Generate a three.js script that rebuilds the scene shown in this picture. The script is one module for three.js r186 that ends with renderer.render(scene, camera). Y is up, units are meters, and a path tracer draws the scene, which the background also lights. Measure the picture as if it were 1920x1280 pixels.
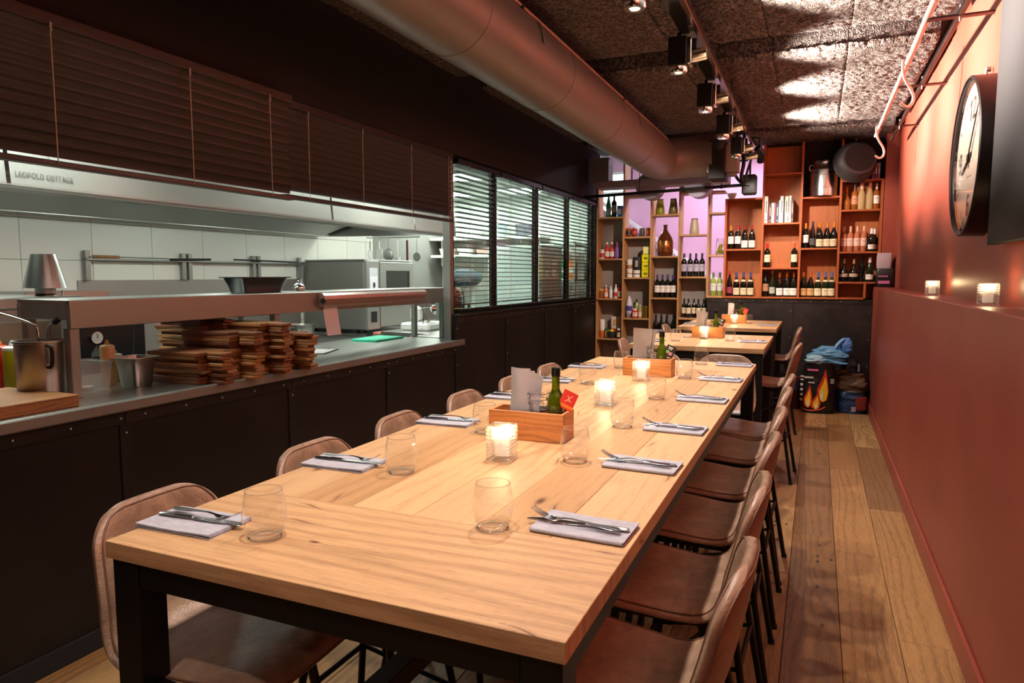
import * as THREE from 'three';
import { mergeGeometries, toCreasedNormals } from 'three/addons/utils/BufferGeometryUtils.js';
import { RectAreaLightUniformsLib } from 'three/addons/lights/RectAreaLightUniformsLib.js';
import { FontLoader } from 'three/addons/loaders/FontLoader.js';
import { TextGeometry } from 'three/addons/geometries/TextGeometry.js';

// ---------- camera, lights, exposure ----------
const scene = new THREE.Scene();
scene.background = new THREE.Color(0x000000);
const camera = new THREE.PerspectiveCamera(52.21, 1920 / 1280, 0.05, 60);
camera.position.set(0, 1.64, 0);
camera.rotation.set(-5.424 * Math.PI / 180, 23.558 * Math.PI / 180, 0, 'YXZ');
scene.add(camera);
const renderer = new THREE.WebGLRenderer({ antialias: true });
renderer.toneMapping = THREE.LinearToneMapping;
renderer.toneMappingExposure = 1.0;
renderer.shadowMap.enabled = true;
RectAreaLightUniformsLib.init();
const WARM = 0xfff5ea, COOL = 0xf2fff2;
const LAMP_Z = [1.2, .05, -1.1, -2.25, -3.4, -4.55, -5.7, -6.85, -8.0];      // stations on the lighting track
const LAMP_X = -0.78, LAMP_Y = 3.02;
const DOWN_CD = 13, WASH_CD = 68, SHELF_CD = 17;
function spot(p, t, cd, angle, pen, color = WARM, size = 2) {
  const l = new THREE.SpotLight(color, cd, 0, angle, pen, 2);
  l.position.set(...p); l.target.position.set(...t); l.castShadow = true; l.shadow.radius = size;
  l.shadow.mapSize.set(1024, 1024); l.name = 'spot_light'; scene.add(l, l.target); return l;
}
function area(p, t, w, h, power, color = COOL) {
  const l = new THREE.RectAreaLight(color, power, w, h);
  l.position.set(...p); l.lookAt(...t); l.name = 'area_light'; scene.add(l); return l;
}

// ---------- helpers ----------
let _s = 7;
const rnd = () => { _s |= 0; _s = _s + 0x6D2B79F5 | 0; let t = Math.imul(_s ^ _s >>> 15, 1 | _s); t = t + Math.imul(t ^ t >>> 7, 61 | t) ^ t; return ((t ^ t >>> 14) >>> 0) / 4294967296; };
const rr = (a, b) => a + (b - a) * rnd();
const V = (x, y, z) => new THREE.Vector3(x, y, z);
const names = {};
function numbered(n) { if (!(n in names)) { names[n] = 0; return n; } names[n]++; return n + '_' + String(names[n]).padStart(3, '0'); }
function ni(g) { const q = g.index ? g.toNonIndexed() : g; for (const k of Object.keys(q.attributes)) if (!['position', 'normal', 'uv'].includes(k)) q.deleteAttribute(k);
  if (!q.attributes.normal) q.computeVertexNormals();
  if (!q.attributes.uv) q.setAttribute('uv', new THREE.BufferAttribute(new Float32Array(q.attributes.position.count * 2), 2)); return q; }
const join = (l) => l.length === 1 ? l[0] : mergeGeometries(l.map(ni));
function mesh(name, geo, mat, parent) {
  const m = new THREE.Mesh(Array.isArray(geo) ? join(geo) : geo, mat);
  m.castShadow = m.receiveShadow = true;
  if (parent) { m.name = name; parent.add(m); } else { m.name = numbered(name); scene.add(m); }
  return m;
}
function tag(o, label, category, group) { o.userData.label = label; o.userData.category = category; if (group) o.userData.group = group; return o; }
function thing(name, label, category, p = [0, 0, 0], turn = 0, group) {
  const o = new THREE.Group(); o.name = numbered(name); scene.add(o); o.position.set(...p); o.rotation.y = turn; return tag(o, label, category, group);
}
function struct(name, geo, mat, parent) { const m = mesh(name, geo, mat, parent); m.userData.kind = 'structure'; return m; }
function sgroup(name) { const o = new THREE.Group(); o.name = name; o.userData.kind = 'structure'; scene.add(o); return o; }
function dup(root, p, turn, label, group) {
  const r = root.clone(); r.name = numbered(root.name.replace(/_\d{3}$/, '')); scene.add(r); r.position.set(...p); r.rotation.set(0, turn, 0);
  r.userData = { ...root.userData, label }; if (group) r.userData.group = group; return r;
}
// chamfered box with uv in metres; u runs along the grain axis g (0 x, 1 y, 2 z)
function box(w, h, d, x = 0, y = 0, z = 0, c = 0.002, g = -1, ou = 0, ov = 0) {
  const s = [w, h, d]; c = Math.min(c, w * .45, h * .45, d * .45);
  if (g < 0) g = s.indexOf(Math.max(...s));
  const P = [], hs = s.map(v => v / 2);
  // corner points: for each corner (sx,sy,sz) three points, each at full extent on one axis
  const pt = (sg, ax) => sg.map((q, i) => q * (i === ax ? hs[i] : hs[i] - c));
  const tri = (a, b, cc, n) => { const e1 = V(...b).sub(V(...a)), e2 = V(...cc).sub(V(...a)); if (e1.cross(e2).dot(n) < 0) P.push(a, cc, b); else P.push(a, b, cc); };
  const quad = (a, b, cc, dd, n) => { tri(a, b, cc, n); tri(a, cc, dd, n); };
  for (let ax = 0; ax < 3; ax++) for (const q of [-1, 1]) {
    const [b, e] = [(ax + 1) % 3, (ax + 2) % 3]; const n = [0, 0, 0]; n[ax] = q;
    const cs = [[-1, -1], [1, -1], [1, 1], [-1, 1]].map(([i, j]) => { const sg = [0, 0, 0]; sg[ax] = q; sg[b] = i; sg[e] = j; return pt(sg, ax); });
    quad(...cs, V(...n));
  }
  if (c > 0) {
    for (let ax = 0; ax < 3; ax++) { const b = (ax + 1) % 3, e = (ax + 2) % 3;
      for (const i of [-1, 1]) for (const j of [-1, 1]) { const n = [0, 0, 0]; n[b] = i; n[e] = j; const A = [0, 0, 0], B = [0, 0, 0]; A[b] = B[b] = i; A[e] = B[e] = j; A[ax] = -1; B[ax] = 1;
        quad(pt(A, b), pt(B, b), pt(B, e), pt(A, e), V(...n)); } }
    for (const i of [-1, 1]) for (const j of [-1, 1]) for (const k of [-1, 1]) { const sg = [i, j, k]; tri(pt(sg, 0), pt(sg, 1), pt(sg, 2), V(i, j, k)); }
  }
  const n = P.length, pos = new Float32Array(n * 3), uv = new Float32Array(n * 2), off = [x, y, z];
  for (let t = 0; t < n; t += 3) {
    const a = V(...P[t]), b = V(...P[t + 1]), e = V(...P[t + 2]), nn = b.clone().sub(a).cross(e.clone().sub(a));
    const an = [Math.abs(nn.x), Math.abs(nn.y), Math.abs(nn.z)]; const m = an.indexOf(Math.max(...an));
    let ua, va; if (m === g) { ua = (g + 1) % 3; va = (g + 2) % 3; } else { ua = g; va = 3 - g - m; }
    for (let k = 0; k < 3; k++) { const p = P[t + k]; for (let i = 0; i < 3; i++) pos[(t + k) * 3 + i] = p[i] + off[i]; uv[(t + k) * 2] = p[ua] + ou; uv[(t + k) * 2 + 1] = p[va] + ov; }
  }
  const G = new THREE.BufferGeometry(); G.setAttribute('position', new THREE.BufferAttribute(pos, 3)); G.setAttribute('uv', new THREE.BufferAttribute(uv, 2)); G.computeVertexNormals(); return G;
}
const bb = (x0, x1, y0, y1, z0, z1, c, g, ou, ov) => box(x1 - x0, y1 - y0, Math.abs(z1 - z0), (x0 + x1) / 2, (y0 + y1) / 2, (z0 + z1) / 2, c, g, ou, ov);
const xf = (g, { p = [0, 0, 0], r = [0, 0, 0], s = 1 } = {}) => { const m = new THREE.Matrix4().compose(V(...p), new THREE.Quaternion().setFromEuler(new THREE.Euler(...r)), Array.isArray(s) ? V(...s) : V(s, s, s)); return g.clone().applyMatrix4(m); };
const cyl = (r0, r1, h, x = 0, y = 0, z = 0, n = 20, r = [0, 0, 0]) => xf(new THREE.CylinderGeometry(r1, r0, h, n, 1), { p: [x, y, z], r });
const lathe = (pts, n = 24, x = 0, y = 0, z = 0) => xf(toCreasedNormals(new THREE.LatheGeometry(pts.map(q => new THREE.Vector2(Math.max(q[0], 0.00001), q[1])), n), 0.7), { p: [x, y, z] });
const tube = (pts, r = .01, n = 8, seg = 0, closed = false) => new THREE.TubeGeometry(new THREE.CatmullRomCurve3(pts.map(q => V(...q)), closed, 'catmullrom', .5), seg || pts.length * 6, r, n, closed);
// straight bar of square or round section between two points
function bar(a, b, r = .01, n = 4, cap = true) {
  const A = V(...a), B = V(...b), d = B.clone().sub(A), L = d.length();
  const g = new THREE.CylinderGeometry(r, r, L, n, 1, !cap); if (n === 4) g.rotateY(Math.PI / 4);
  g.applyQuaternion(new THREE.Quaternion().setFromUnitVectors(V(0, 1, 0), d.normalize())); g.translate(...A.add(B).multiplyScalar(.5).toArray());
  return n === 4 ? toCreasedNormals(g, .4) : toCreasedNormals(g, .9);
}
// a padded skin with rounded edges around a mid surface
function padded(R, C, fn, t) {
  const P = [], m = q => .5 - .5 * Math.cos(Math.PI * q), at = (i, j) => P[i * (C + 1) + j];
  for (let i = 0; i <= R; i++) for (let j = 0; j <= C; j++) P.push(V(...fn(m(i / R), m(j / C))));
  const pos = [], uv = [], idx = [], N = P.length;
  for (const s of [1, -1]) for (let i = 0; i <= R; i++) for (let j = 0; j <= C; j++) {
    const a = at(Math.min(R, i + 1), j).clone().sub(at(Math.max(0, i - 1), j)), b = at(i, Math.min(C, j + 1)).clone().sub(at(i, Math.max(0, j - 1))), n = a.cross(b).normalize();
    const e = Math.max(Math.pow(Math.abs(2 * m(j / C) - 1), 12), Math.pow(Math.abs(2 * m(i / R) - 1), 34)), q = at(i, j).clone().addScaledVector(n, s * t / 2 * Math.sqrt(Math.max(0, 1 - e)));
    pos.push(q.x, q.y, q.z); uv.push(m(j / C) * .45, m(i / R) * .85 + (s < 0 ? .4 : 0));
  }
  const id = (i, j) => i * (C + 1) + j;
  for (let i = 0; i < R; i++) for (let j = 0; j < C; j++) { const a = id(i, j), b = id(i + 1, j), c = id(i + 1, j + 1), d = id(i, j + 1); idx.push(a, b, c, a, c, d, a + N, c + N, b + N, a + N, d + N, c + N); }
  const g = new THREE.BufferGeometry(); g.setAttribute('position', new THREE.Float32BufferAttribute(pos, 3)); g.setAttribute('uv', new THREE.Float32BufferAttribute(uv, 2)); g.setIndex(idx); g.computeVertexNormals(); return g;
}
// skin a grid of points rows x cols into a closed thin shell of thickness t (points: fn(i,j)->[x,y,z])
function shell(R, C, fn, t, uvs = 1) {
  const top = [], nor = [];
  for (let i = 0; i <= R; i++) for (let j = 0; j <= C; j++) top.push(V(...fn(i / R, j / C)));
  const at = (i, j) => top[Math.min(R, Math.max(0, i)) * (C + 1) + Math.min(C, Math.max(0, j))];
  for (let i = 0; i <= R; i++) for (let j = 0; j <= C; j++) nor.push(at(i + 1, j).clone().sub(at(i - 1, j)).cross(at(i, j + 1).clone().sub(at(i, j - 1))).normalize());
  const pos = [], uv = [], idx = [], N = (R + 1) * (C + 1);
  top.forEach((p, k) => { pos.push(p.x, p.y, p.z); uv.push((k % (C + 1)) / C * .45 * uvs, Math.floor(k / (C + 1)) / R * .8 * uvs); });
  top.forEach((p, k) => { const q = p.clone().addScaledVector(nor[k], -t); pos.push(q.x, q.y, q.z); uv.push((k % (C + 1)) / C * .45 * uvs, Math.floor(k / (C + 1)) / R * .8 * uvs); });
  const id = (i, j) => i * (C + 1) + j;
  for (let i = 0; i < R; i++) for (let j = 0; j < C; j++) { const a = id(i, j), b = id(i + 1, j), c = id(i + 1, j + 1), d = id(i, j + 1); idx.push(a, b, c, a, c, d, a + N, c + N, b + N, a + N, d + N, c + N); }
  const edge = (a, b) => idx.push(a, a + N, b + N, a, b + N, b);
  for (let j = 0; j < C; j++) { edge(id(0, j), id(0, j + 1)); edge(id(R, j + 1), id(R, j)); }
  for (let i = 0; i < R; i++) { edge(id(i + 1, 0), id(i, 0)); edge(id(i, C), id(i + 1, C)); }
  const g = new THREE.BufferGeometry(); g.setAttribute('position', new THREE.Float32BufferAttribute(pos, 3)); g.setAttribute('uv', new THREE.Float32BufferAttribute(uv, 2)); g.setIndex(idx); g.computeVertexNormals();
  return g;
}
function ext(pts, depth, bevel = 0, holes) {           // polygon in xy extruded along z, centred
  const s = new THREE.Shape(pts.map(q => new THREE.Vector2(...q)));
  if (holes) for (const h of holes) s.holes.push(new THREE.Path(h.map(q => new THREE.Vector2(...q))));
  const g = new THREE.ExtrudeGeometry(s, { depth: depth - 2 * bevel, bevelEnabled: bevel > 0, bevelSize: bevel, bevelThickness: bevel, bevelOffset: -bevel, bevelSegments: 2, curveSegments: 12 });
  g.translate(0, 0, -depth / 2 + bevel); return g;
}
const ord = ['first', 'second', 'third', 'fourth', 'fifth', 'sixth', 'seventh', 'eighth', 'ninth', 'tenth', 'eleventh', 'twelfth', 'thirteenth', 'fourteenth', 'fifteenth', 'sixteenth', 'seventeenth', 'eighteenth', 'nineteenth', 'twentieth'];

// ---------- procedural textures ----------
const hash = (x, y, s) => { let h = Math.imul(x, 374761393) ^ Math.imul(y, 668265263) ^ Math.imul(s, 1274126177); h = Math.imul(h ^ h >>> 13, 1274126177); return ((h ^ h >>> 16) >>> 0) / 4294967296; };
function pn(x, y, px, py, s) {                          // periodic value noise 0..1
  const xi = Math.floor(x), yi = Math.floor(y), fx = x - xi, fy = y - yi, u = fx * fx * (3 - 2 * fx), v = fy * fy * (3 - 2 * fy);
  const X0 = ((xi % px) + px) % px, X1 = (X0 + 1) % px, Y0 = ((yi % py) + py) % py, Y1 = (Y0 + 1) % py;
  const a = hash(X0, Y0, s), b = hash(X1, Y0, s), c = hash(X0, Y1, s), d = hash(X1, Y1, s);
  return a + (b - a) * u + (c - a) * v + (a - b - c + d) * u * v;
}
function tex(w, h, fn, srgb = true, ru = 1, rv = 1) {
  const d = new Uint8Array(w * h * 4);
  for (let j = 0; j < h; j++) for (let i = 0; i < w; i++) { const c = fn(i / w, j / h, i, j), k = (j * w + i) * 4; d[k] = Math.max(0, Math.min(255, c[0])); d[k + 1] = Math.max(0, Math.min(255, c[1])); d[k + 2] = Math.max(0, Math.min(255, c[2])); d[k + 3] = 255; }
  const t = new THREE.DataTexture(d, w, h); t.wrapS = t.wrapT = THREE.RepeatWrapping; t.magFilter = THREE.LinearFilter; t.minFilter = THREE.LinearMipmapLinearFilter; t.generateMipmaps = true;
  if (srgb) t.colorSpace = THREE.SRGBColorSpace; t.repeat.set(ru, rv); t.needsUpdate = true; return t;
}
const mix = (a, b, t) => [a[0] + (b[0] - a[0]) * t, a[1] + (b[1] - a[1]) * t, a[2] + (b[2] - a[2]) * t];
// wood: texture covers U x W metres
function wood(seed, light, dark, U, W, { w = 1024, h = 512, rings = 34, contrast = .6, knots = 5, streak = .35, warp = .03, cracks = 0 } = {}) {
  const kn = []; for (let i = 0; i < knots; i++) kn.push([hash(i, 1, seed), hash(i, 2, seed), .006 + .012 * hash(i, 3, seed)]);
  return tex(w, h, (u, v) => {
    let bend = 0, kd = 0;
    for (const [ku, kv, kr] of kn) { let du = Math.abs(u - ku); du = Math.min(du, 1 - du) * U; let dv = v - kv; dv -= Math.round(dv); dv *= W; const q = Math.exp(-(du * du / (kr * kr * 40) + dv * dv / (kr * kr * 14))); bend += Math.sign(dv) * q * kr * 1.6; kd = Math.max(kd, Math.exp(-(du * du / (kr * kr * 2.2) + dv * dv / (kr * kr * .35)))); }
    const wv = v * W + bend + warp * (pn(u * 3, v * 4, 3, 4, seed) - .5) + .012 * (pn(u * 9, v * 6, 9, 6, seed + 1) - .5);
    const cath = pn(u * 2, v * 5, 2, 5, seed + 2);
    let ring = .5 + .5 * Math.sin(wv / W * rings * 6.2832 * (.55 + .5 * cath) + cath * 9);
    ring = Math.pow(ring, 2.2);
    const fine = pn(u * 60, v * h * .45, 60, Math.round(h * .45), seed + 3), pore = pn(u * 150, v * h * .8, 150, Math.round(h * .8), seed + 4);
    const tone = pn(u * 3, v * 3, 3, 3, seed + 5);
    let t = contrast * (.55 * ring * (.4 + .6 * tone)) + streak * (fine - .5) * .6 + (pore > .8 ? .16 : 0) + .25 * (tone - .5);
    t = Math.max(t, kd * 1.5);
    for (let i = 0; i < cracks; i++) { const cu = hash(i, 11, seed), cv = hash(i, 12, seed), L = .03 + .05 * hash(i, 13, seed), du = (u - cu) * U; if (Math.abs(du) < L) { const dv = (v - cv) * W - du * (hash(i, 14, seed) - .5) * .5 - .003 * Math.sin(du * 60); const wdt = .0016 * (1 - Math.abs(du) / L); if (Math.abs(dv) < wdt) t = Math.max(t, 1.25); else t = Math.max(t, .75 * Math.exp(-Math.abs(dv) / .006) * (1 - Math.abs(du) / L)); } }
    return mix(light, dark, t);
  }, true, 1 / U, 1 / W);
}
const std = (color, roughness = .6, o = {}) => new THREE.MeshStandardMaterial({ color, roughness, ...o });
const M = {};
M.oakTex = [wood(11, [202, 162, 118], [122, 84, 52], 3.6, .6, { w: 2048, h: 512, rings: 13, knots: 10, contrast: .5, streak: .45, warp: .1, cracks: 16 }), wood(23, [212, 174, 130], [132, 92, 58], 3.6, .6, { w: 2048, h: 512, rings: 11, knots: 9, contrast: .44, streak: .45, warp: .1, cracks: 16 })];
M.oak = [std(0xf2eee8, .48, { map: M.oakTex[0] }), std(0xeee6da, .48, { map: M.oakTex[1] }), std(0xe2d6c4, .48, { map: M.oakTex[0] })];
const flTex = [wood(37, [176, 134, 86], [74, 50, 30], 2.4, .5, { rings: 14, contrast: .55, knots: 6, streak: .6 }), wood(41, [188, 144, 94], [88, 60, 36], 2.4, .5, { rings: 10, contrast: .5, knots: 4, streak: .7 })];
M.floor = [std(0xffffff, .48, { map: flTex[0] }), std(0xe2d6c6, .5, { map: flTex[1] }), std(0xcdbfb0, .46, { map: flTex[0] }), std(0xb2a498, .5, { map: flTex[1] })];
const plyTex = wood(53, [176, 98, 46], [124, 62, 26], 1.2, .6, { w: 512, h: 256, rings: 12, contrast: .5, knots: 0 });
M.ply = std(0xffffff, .55, { map: plyTex });
M.plyEdge = std(0xf0d8b8, .6, { map: plyTex });
const larchTex = wood(59, [176, 132, 84], [120, 82, 48], 1.2, .6, { w: 512, h: 256, rings: 12, contrast: .5, knots: 0 });
M.shelfWood = std(0xffffff, .6, { map: larchTex });
const teakTex = wood(61, [196, 128, 70], [108, 62, 30], .6, .2, { w: 512, h: 256, rings: 9, contrast: .9, knots: 1 });
M.teak = std(0xffffff, .5, { map: teakTex });
const boardTex = wood(67, [158, 112, 66], [74, 46, 24], .8, .3, { w: 512, h: 256, rings: 10, contrast: .8, knots: 1 });
M.board = [std(0xffffff, .6, { map: boardTex }), std(0xd8b898, .6, { map: boardTex }), std(0xb89070, .62, { map: boardTex }), std(0xf6e2c0, .6, { map: boardTex })];
const leaTex = tex(512, 512, (u, v) => { const a = pn(u * 5, v * 5, 5, 5, 71), b = pn(u * 22, v * 22, 22, 22, 72), c = pn(u * 130, v * 130, 130, 130, 73); const t = .55 * a + .3 * b + .15 * c; return mix([104, 77, 59], [178, 141, 114], t * 1.1); }, true, 2, 2);
const leaBump = tex(512, 512, (u, v) => { const q = 120 * pn(u * 120, v * 120, 120, 120, 74) + 100 * pn(u * 26, v * 26, 26, 26, 75); return [q, q, q]; }, false, 2, 2);
M.leather = std(0xffffff, .4, { map: leaTex, bumpMap: leaBump, bumpScale: .0012 });
M.pipe = std(0x6a4836, .45);
M.black = std(0x0b0a0a, .45, { metalness: .3 });
M.blackMatt = std(0x100e0e, .8);
M.rubber = std(0x141414, .7);
const dsTex = tex(512, 512, (u, v) => { const t = .6 * pn(u * 4, v * 4, 4, 4, 81) + .3 * pn(u * 14, v * 14, 14, 14, 82) + .1 * pn(u * 90, v * 90, 90, 90, 83); return mix([12, 9, 8], [36, 29, 27], t); }, true, .7, .7);
M.darkSteel = std(0xffffff, .5, { map: dsTex, metalness: .35 });
M.darkSteelBack = std(0xffffff, .42, { map: tex(256, 256, (u, v) => mix([30, 25, 24], [62, 54, 52], .6 * pn(u * 4, v * 4, 4, 4, 84) + .4 * pn(u * 20, v * 20, 20, 20, 85)), true, .7, .7), metalness: .4 });
M.steel = std(0xb8b8b4, .3, { metalness: 1 });
M.hoodSteel = std(0xcfcfca, .38, { metalness: .55 });
M.steelDull = std(0x9a9a96, .45, { metalness: .85 });
M.chrome = std(0xe2e2e0, .12, { metalness: 1 });
M.cutlery = std(0xd6d6da, .16, { metalness: 1 });
M.white = std(0xdcdcd8, .5);
M.tile = std(0xd6d6d0, .16);
M.grout = std(0x7c7c78, .9);
const redTex = tex(512, 512, (u, v) => { const t = .5 * pn(u * 6, v * 6, 6, 6, 91) + .3 * pn(u * 40, v * 40, 40, 40, 92) + .2 * pn(u * 160, v * 160, 160, 160, 93); return mix([138, 61, 46], [156, 73, 56], t); }, true, .5, .5);
M.red = std(0xffffff, .42, { map: redTex });
M.glass = new THREE.MeshPhysicalMaterial({ color: 0xffffff, roughness: 0.01, transmission: 1, thickness: .004, ior: 1.5 });
M.ribGlass = new THREE.MeshPhysicalMaterial({ color: 0xf6f6f4, roughness: .3, transmission: 1, thickness: 0, ior: 1.9 });
M.tumbler = new THREE.MeshPhysicalMaterial({ color: 0xfefefe, roughness: .02, transmission: 1, thickness: 0, ior: 1.5 });
M.clear = new THREE.MeshPhysicalMaterial({ color: 0xfbfbfb, roughness: 0.02, transmission: 1, thickness: 0, ior: 1.7 });
M.pane = new THREE.MeshPhysicalMaterial({ color: 0xf2fbf8, roughness: 0.02, transmission: 1, thickness: 0, ior: 1.45 });
M.plasticClear = new THREE.MeshPhysicalMaterial({ color: 0xf0f0ee, roughness: 0.25, transmission: .9, thickness: 0, ior: 1.3 });
const napTex = tex(256, 256, (u, v, i, j) => { const t = .5 * pn(u * 120, v * 120, 120, 120, 95) + .5 * pn(u * 8, v * 8, 8, 8, 96); return mix([146, 144, 152], [178, 176, 184], t); }, true, 4, 4);
M.napkin = std(0xffffff, .9, { map: napTex });
const bump2 = tex(256, 256, (u, v) => { const q = 255 * pn(u * 64, v * 64, 64, 64, 97); return [q, q, q]; }, false, 3, 3);
const sprayTex = tex(512, 512, (u, v) => { const a = pn(u * 128, v * 128, 128, 128, 101), b = pn(u * 70, v * 70, 70, 70, 102), c = pn(u * 5, v * 5, 5, 5, 103); const t = a * .5 + b * .5; return mix([104, 99, 96], [190, 185, 183], Math.max(0, Math.min(1, (t - .32) * 2.6)) * (.75 + .5 * c)); }, true, .9, .9);
M.spray = std(0x9c9590, .95, { map: sprayTex, bumpMap: bump2, bumpScale: .006 });
M.concrete = std(0x2a2422, .95);
M.header = std(0x1a1414, .85);
M.duct = std(0x7c726c, .42, { metalness: .25 });
M.slatDark = std(0x1d140e, .42);
M.slatBlack = std(0x1e1d1b, .32);
M.cord = std(0xcfc8b8, .8);
const emit = (color, k, base = 0xffffff) => new THREE.MeshStandardMaterial({ color: base, roughness: .5, emissive: color, emissiveIntensity: k });
M.lens = emit(0xffe0b8, 6);
M.panelLight = emit(0xf4fff4, 4);
M.wax = emit(0xffe6c8, .45, 0xf6ead8);
M.flame = emit(0xffe0b0, 3.5);
function canvasTex(w, h, draw) { const c = document.createElement('canvas'); c.width = w; c.height = h; draw(c.getContext('2d'), w, h); const t = new THREE.CanvasTexture(c); t.colorSpace = THREE.SRGBColorSpace; return t; }

// ---------- the setting ----------
const ZB = -9.72, ZF = 1.8, YC = 3.3;
{ // plank floor
  const f = sgroup('floor');
  mesh('floor_base', bb(-2.95, .7, -.2, -.02, ZF, ZB, 0), M.blackMatt, f);
  const shapes = {}; let col = 0;
  for (let x = .64; x > -2.9; x -= .24, col++) {
    let z = ZF - (col % 3) * .62;
    const ends = [ZF]; while (z > ZB + .5) { if (z < ZF) ends.push(z); z -= 1.55 + Math.round(rnd() * 3) * .2; } ends.push(ZB);
    for (let i = 0; i + 1 < ends.length; i++) {
      const L = +(ends[i] - ends[i + 1]).toFixed(2), v = Math.floor(rnd() * 4), key = L + '/' + v;
      if (!shapes[key]) shapes[key] = box(.2375, .02, L - .0025, 0, 0, 0, .0018, 2, rr(0, 3), v * .24 + .12);
      const p = mesh('floor_plank', shapes[key], M.floor[Math.floor(rnd() * 4)], f); p.position.set(x - .12, -.01, (ends[i] + ends[i + 1]) / 2);
    }
  }
}
// clay red wall: a thicker lower half that carries a ledge
{ const w = sgroup('wall_right');
  mesh('lower_wall', bb(.63, 1.05, -.2, 1.5, ZF, ZB, .006), M.red, w);
  mesh('upper_wall', bb(.83, 1.05, 1.5, 3.75, ZF, ZB, 0), M.red, w);
  mesh('wall_return', bb(.694, .84, 1.5, 3.45, -9.43, ZB, .004), M.red, w);
  struct('baseboard_right', bb(.612, .63, 0, .13, ZF, -9.49, .004), M.red); }
// low steel wall under the wine shelf, steel panels with riveted strips
const rivetGeo = new THREE.SphereGeometry(.0065, 8, 5);
function rivets(parent, pts) { const l = pts.map(p => xf(rivetGeo, { p })); const m = mesh('rivet', l, M.steelDull, parent); m.userData.kind = 'stuff'; return m; }
{ const w = sgroup('wall_back');
  mesh('low_wall', bb(-1.32, .63, -.2, 1.345, ZB - .1, -9.475, 0), M.blackMatt, w);
  const xs = [-1.32, -.78, -.26, .63];
  for (let i = 0; i < 3; i++) mesh('steel_panel', bb(xs[i] + .003, xs[i + 1] - .003, .1, 1.3, -9.475, -9.468, .0015), M.darkSteelBack, w);
  mesh('skirting', bb(-1.32, .63, 0, .1, -9.475, -9.462, .002), M.steelDull, w);
  mesh('top_strip', bb(-1.32, .63, 1.29, 1.345, -9.475, -9.464, .002), M.darkSteelBack, w);
  const r = []; for (let x = -1.25; x < .6; x += .17) r.push([x, 1.318, -9.463]);
  for (const x of [-.29, .6]) for (let y = .2; y < 1.28; y += .33) r.push([x, y, -9.467]);
  rivets(w, r);
  mesh('upper_wall', bb(-.66, 1.05, 1.345, 3.75, ZB - .1, ZB, 0), M.blackMatt, w);
  mesh('upper_wall', bb(-1.11, -.66, 1.345, 2.59, ZB - .1, ZB, 0), M.blackMatt, w);
}
// half wall to the kitchen: steel panels with riveted cover strips
const zs = [ZF, .9, -.05, -1.1, -2.145, -3.24, -4.27, -5.33, -6.4, -7.5, -8.55, -9.6];
{ const w = sgroup('wall_left');
  mesh('half_wall', bb(-2.95, -2.858, -.2, 1.03, ZF, -5.33, 0), M.blackMatt, w);
  mesh('half_wall', bb(-2.95, -2.858, -.2, 1.285, -5.33, -9.6, 0), M.blackMatt, w);
  mesh('header', bb(-2.97, -2.84, 2.66, 3.75, ZF, -9.6, .004), M.header, w);
  mesh('skirting', bb(-2.858, -2.838, 0, .09, ZF, -9.6, .002), M.blackMatt, w);
  const r = [];
  for (let i = 0; i + 1 < zs.length; i++) {
    const top = zs[i] > -5.4 && zs[i + 1] > -5.4 ? 1.03 : 1.28;
    mesh('steel_panel', bb(-2.858, -2.85, .09, top - .06, zs[i + 1] + .003, zs[i] - .003, .0015), M.darkSteel, w);
    mesh('top_strip', bb(-2.858, -2.842, top - .06, top, zs[i + 1] + .001, zs[i] - .001, .002), M.darkSteel, w);
    if (i) mesh('cover_strip', bb(-2.85, -2.843, .09, top - .06, zs[i] - .028, zs[i] + .028, .0015), M.darkSteel, w);
    if (i) for (const y of [top - .1, top - .42, .25]) r.push([-2.841, y, zs[i]]);
    for (let z = zs[i] - .1; z > zs[i + 1]; z -= .23) r.push([-2.84, top - .03, z]);
  }
  rivets(w, r);
  mesh('sill', bb(-2.96, -2.815, 1.285, 1.305, -5.33, -9.6, .003), M.darkSteelBack, w);
  mesh('jamb_post', bb(-2.96, -2.89, 1.03, 2.66, -5.36, -5.30, .003), M.steelDull, w);
  mesh('jamb_post', bb(-2.96, -2.85, 1.305, 2.66, -9.6, -9.44, .003), M.darkSteel, w);
}
{ const w = sgroup('wall_front'); mesh('plaster', bb(-5.7, 1.05, -.2, 3.75, ZF + .15, ZF, 0), M.header, w); }
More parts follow.
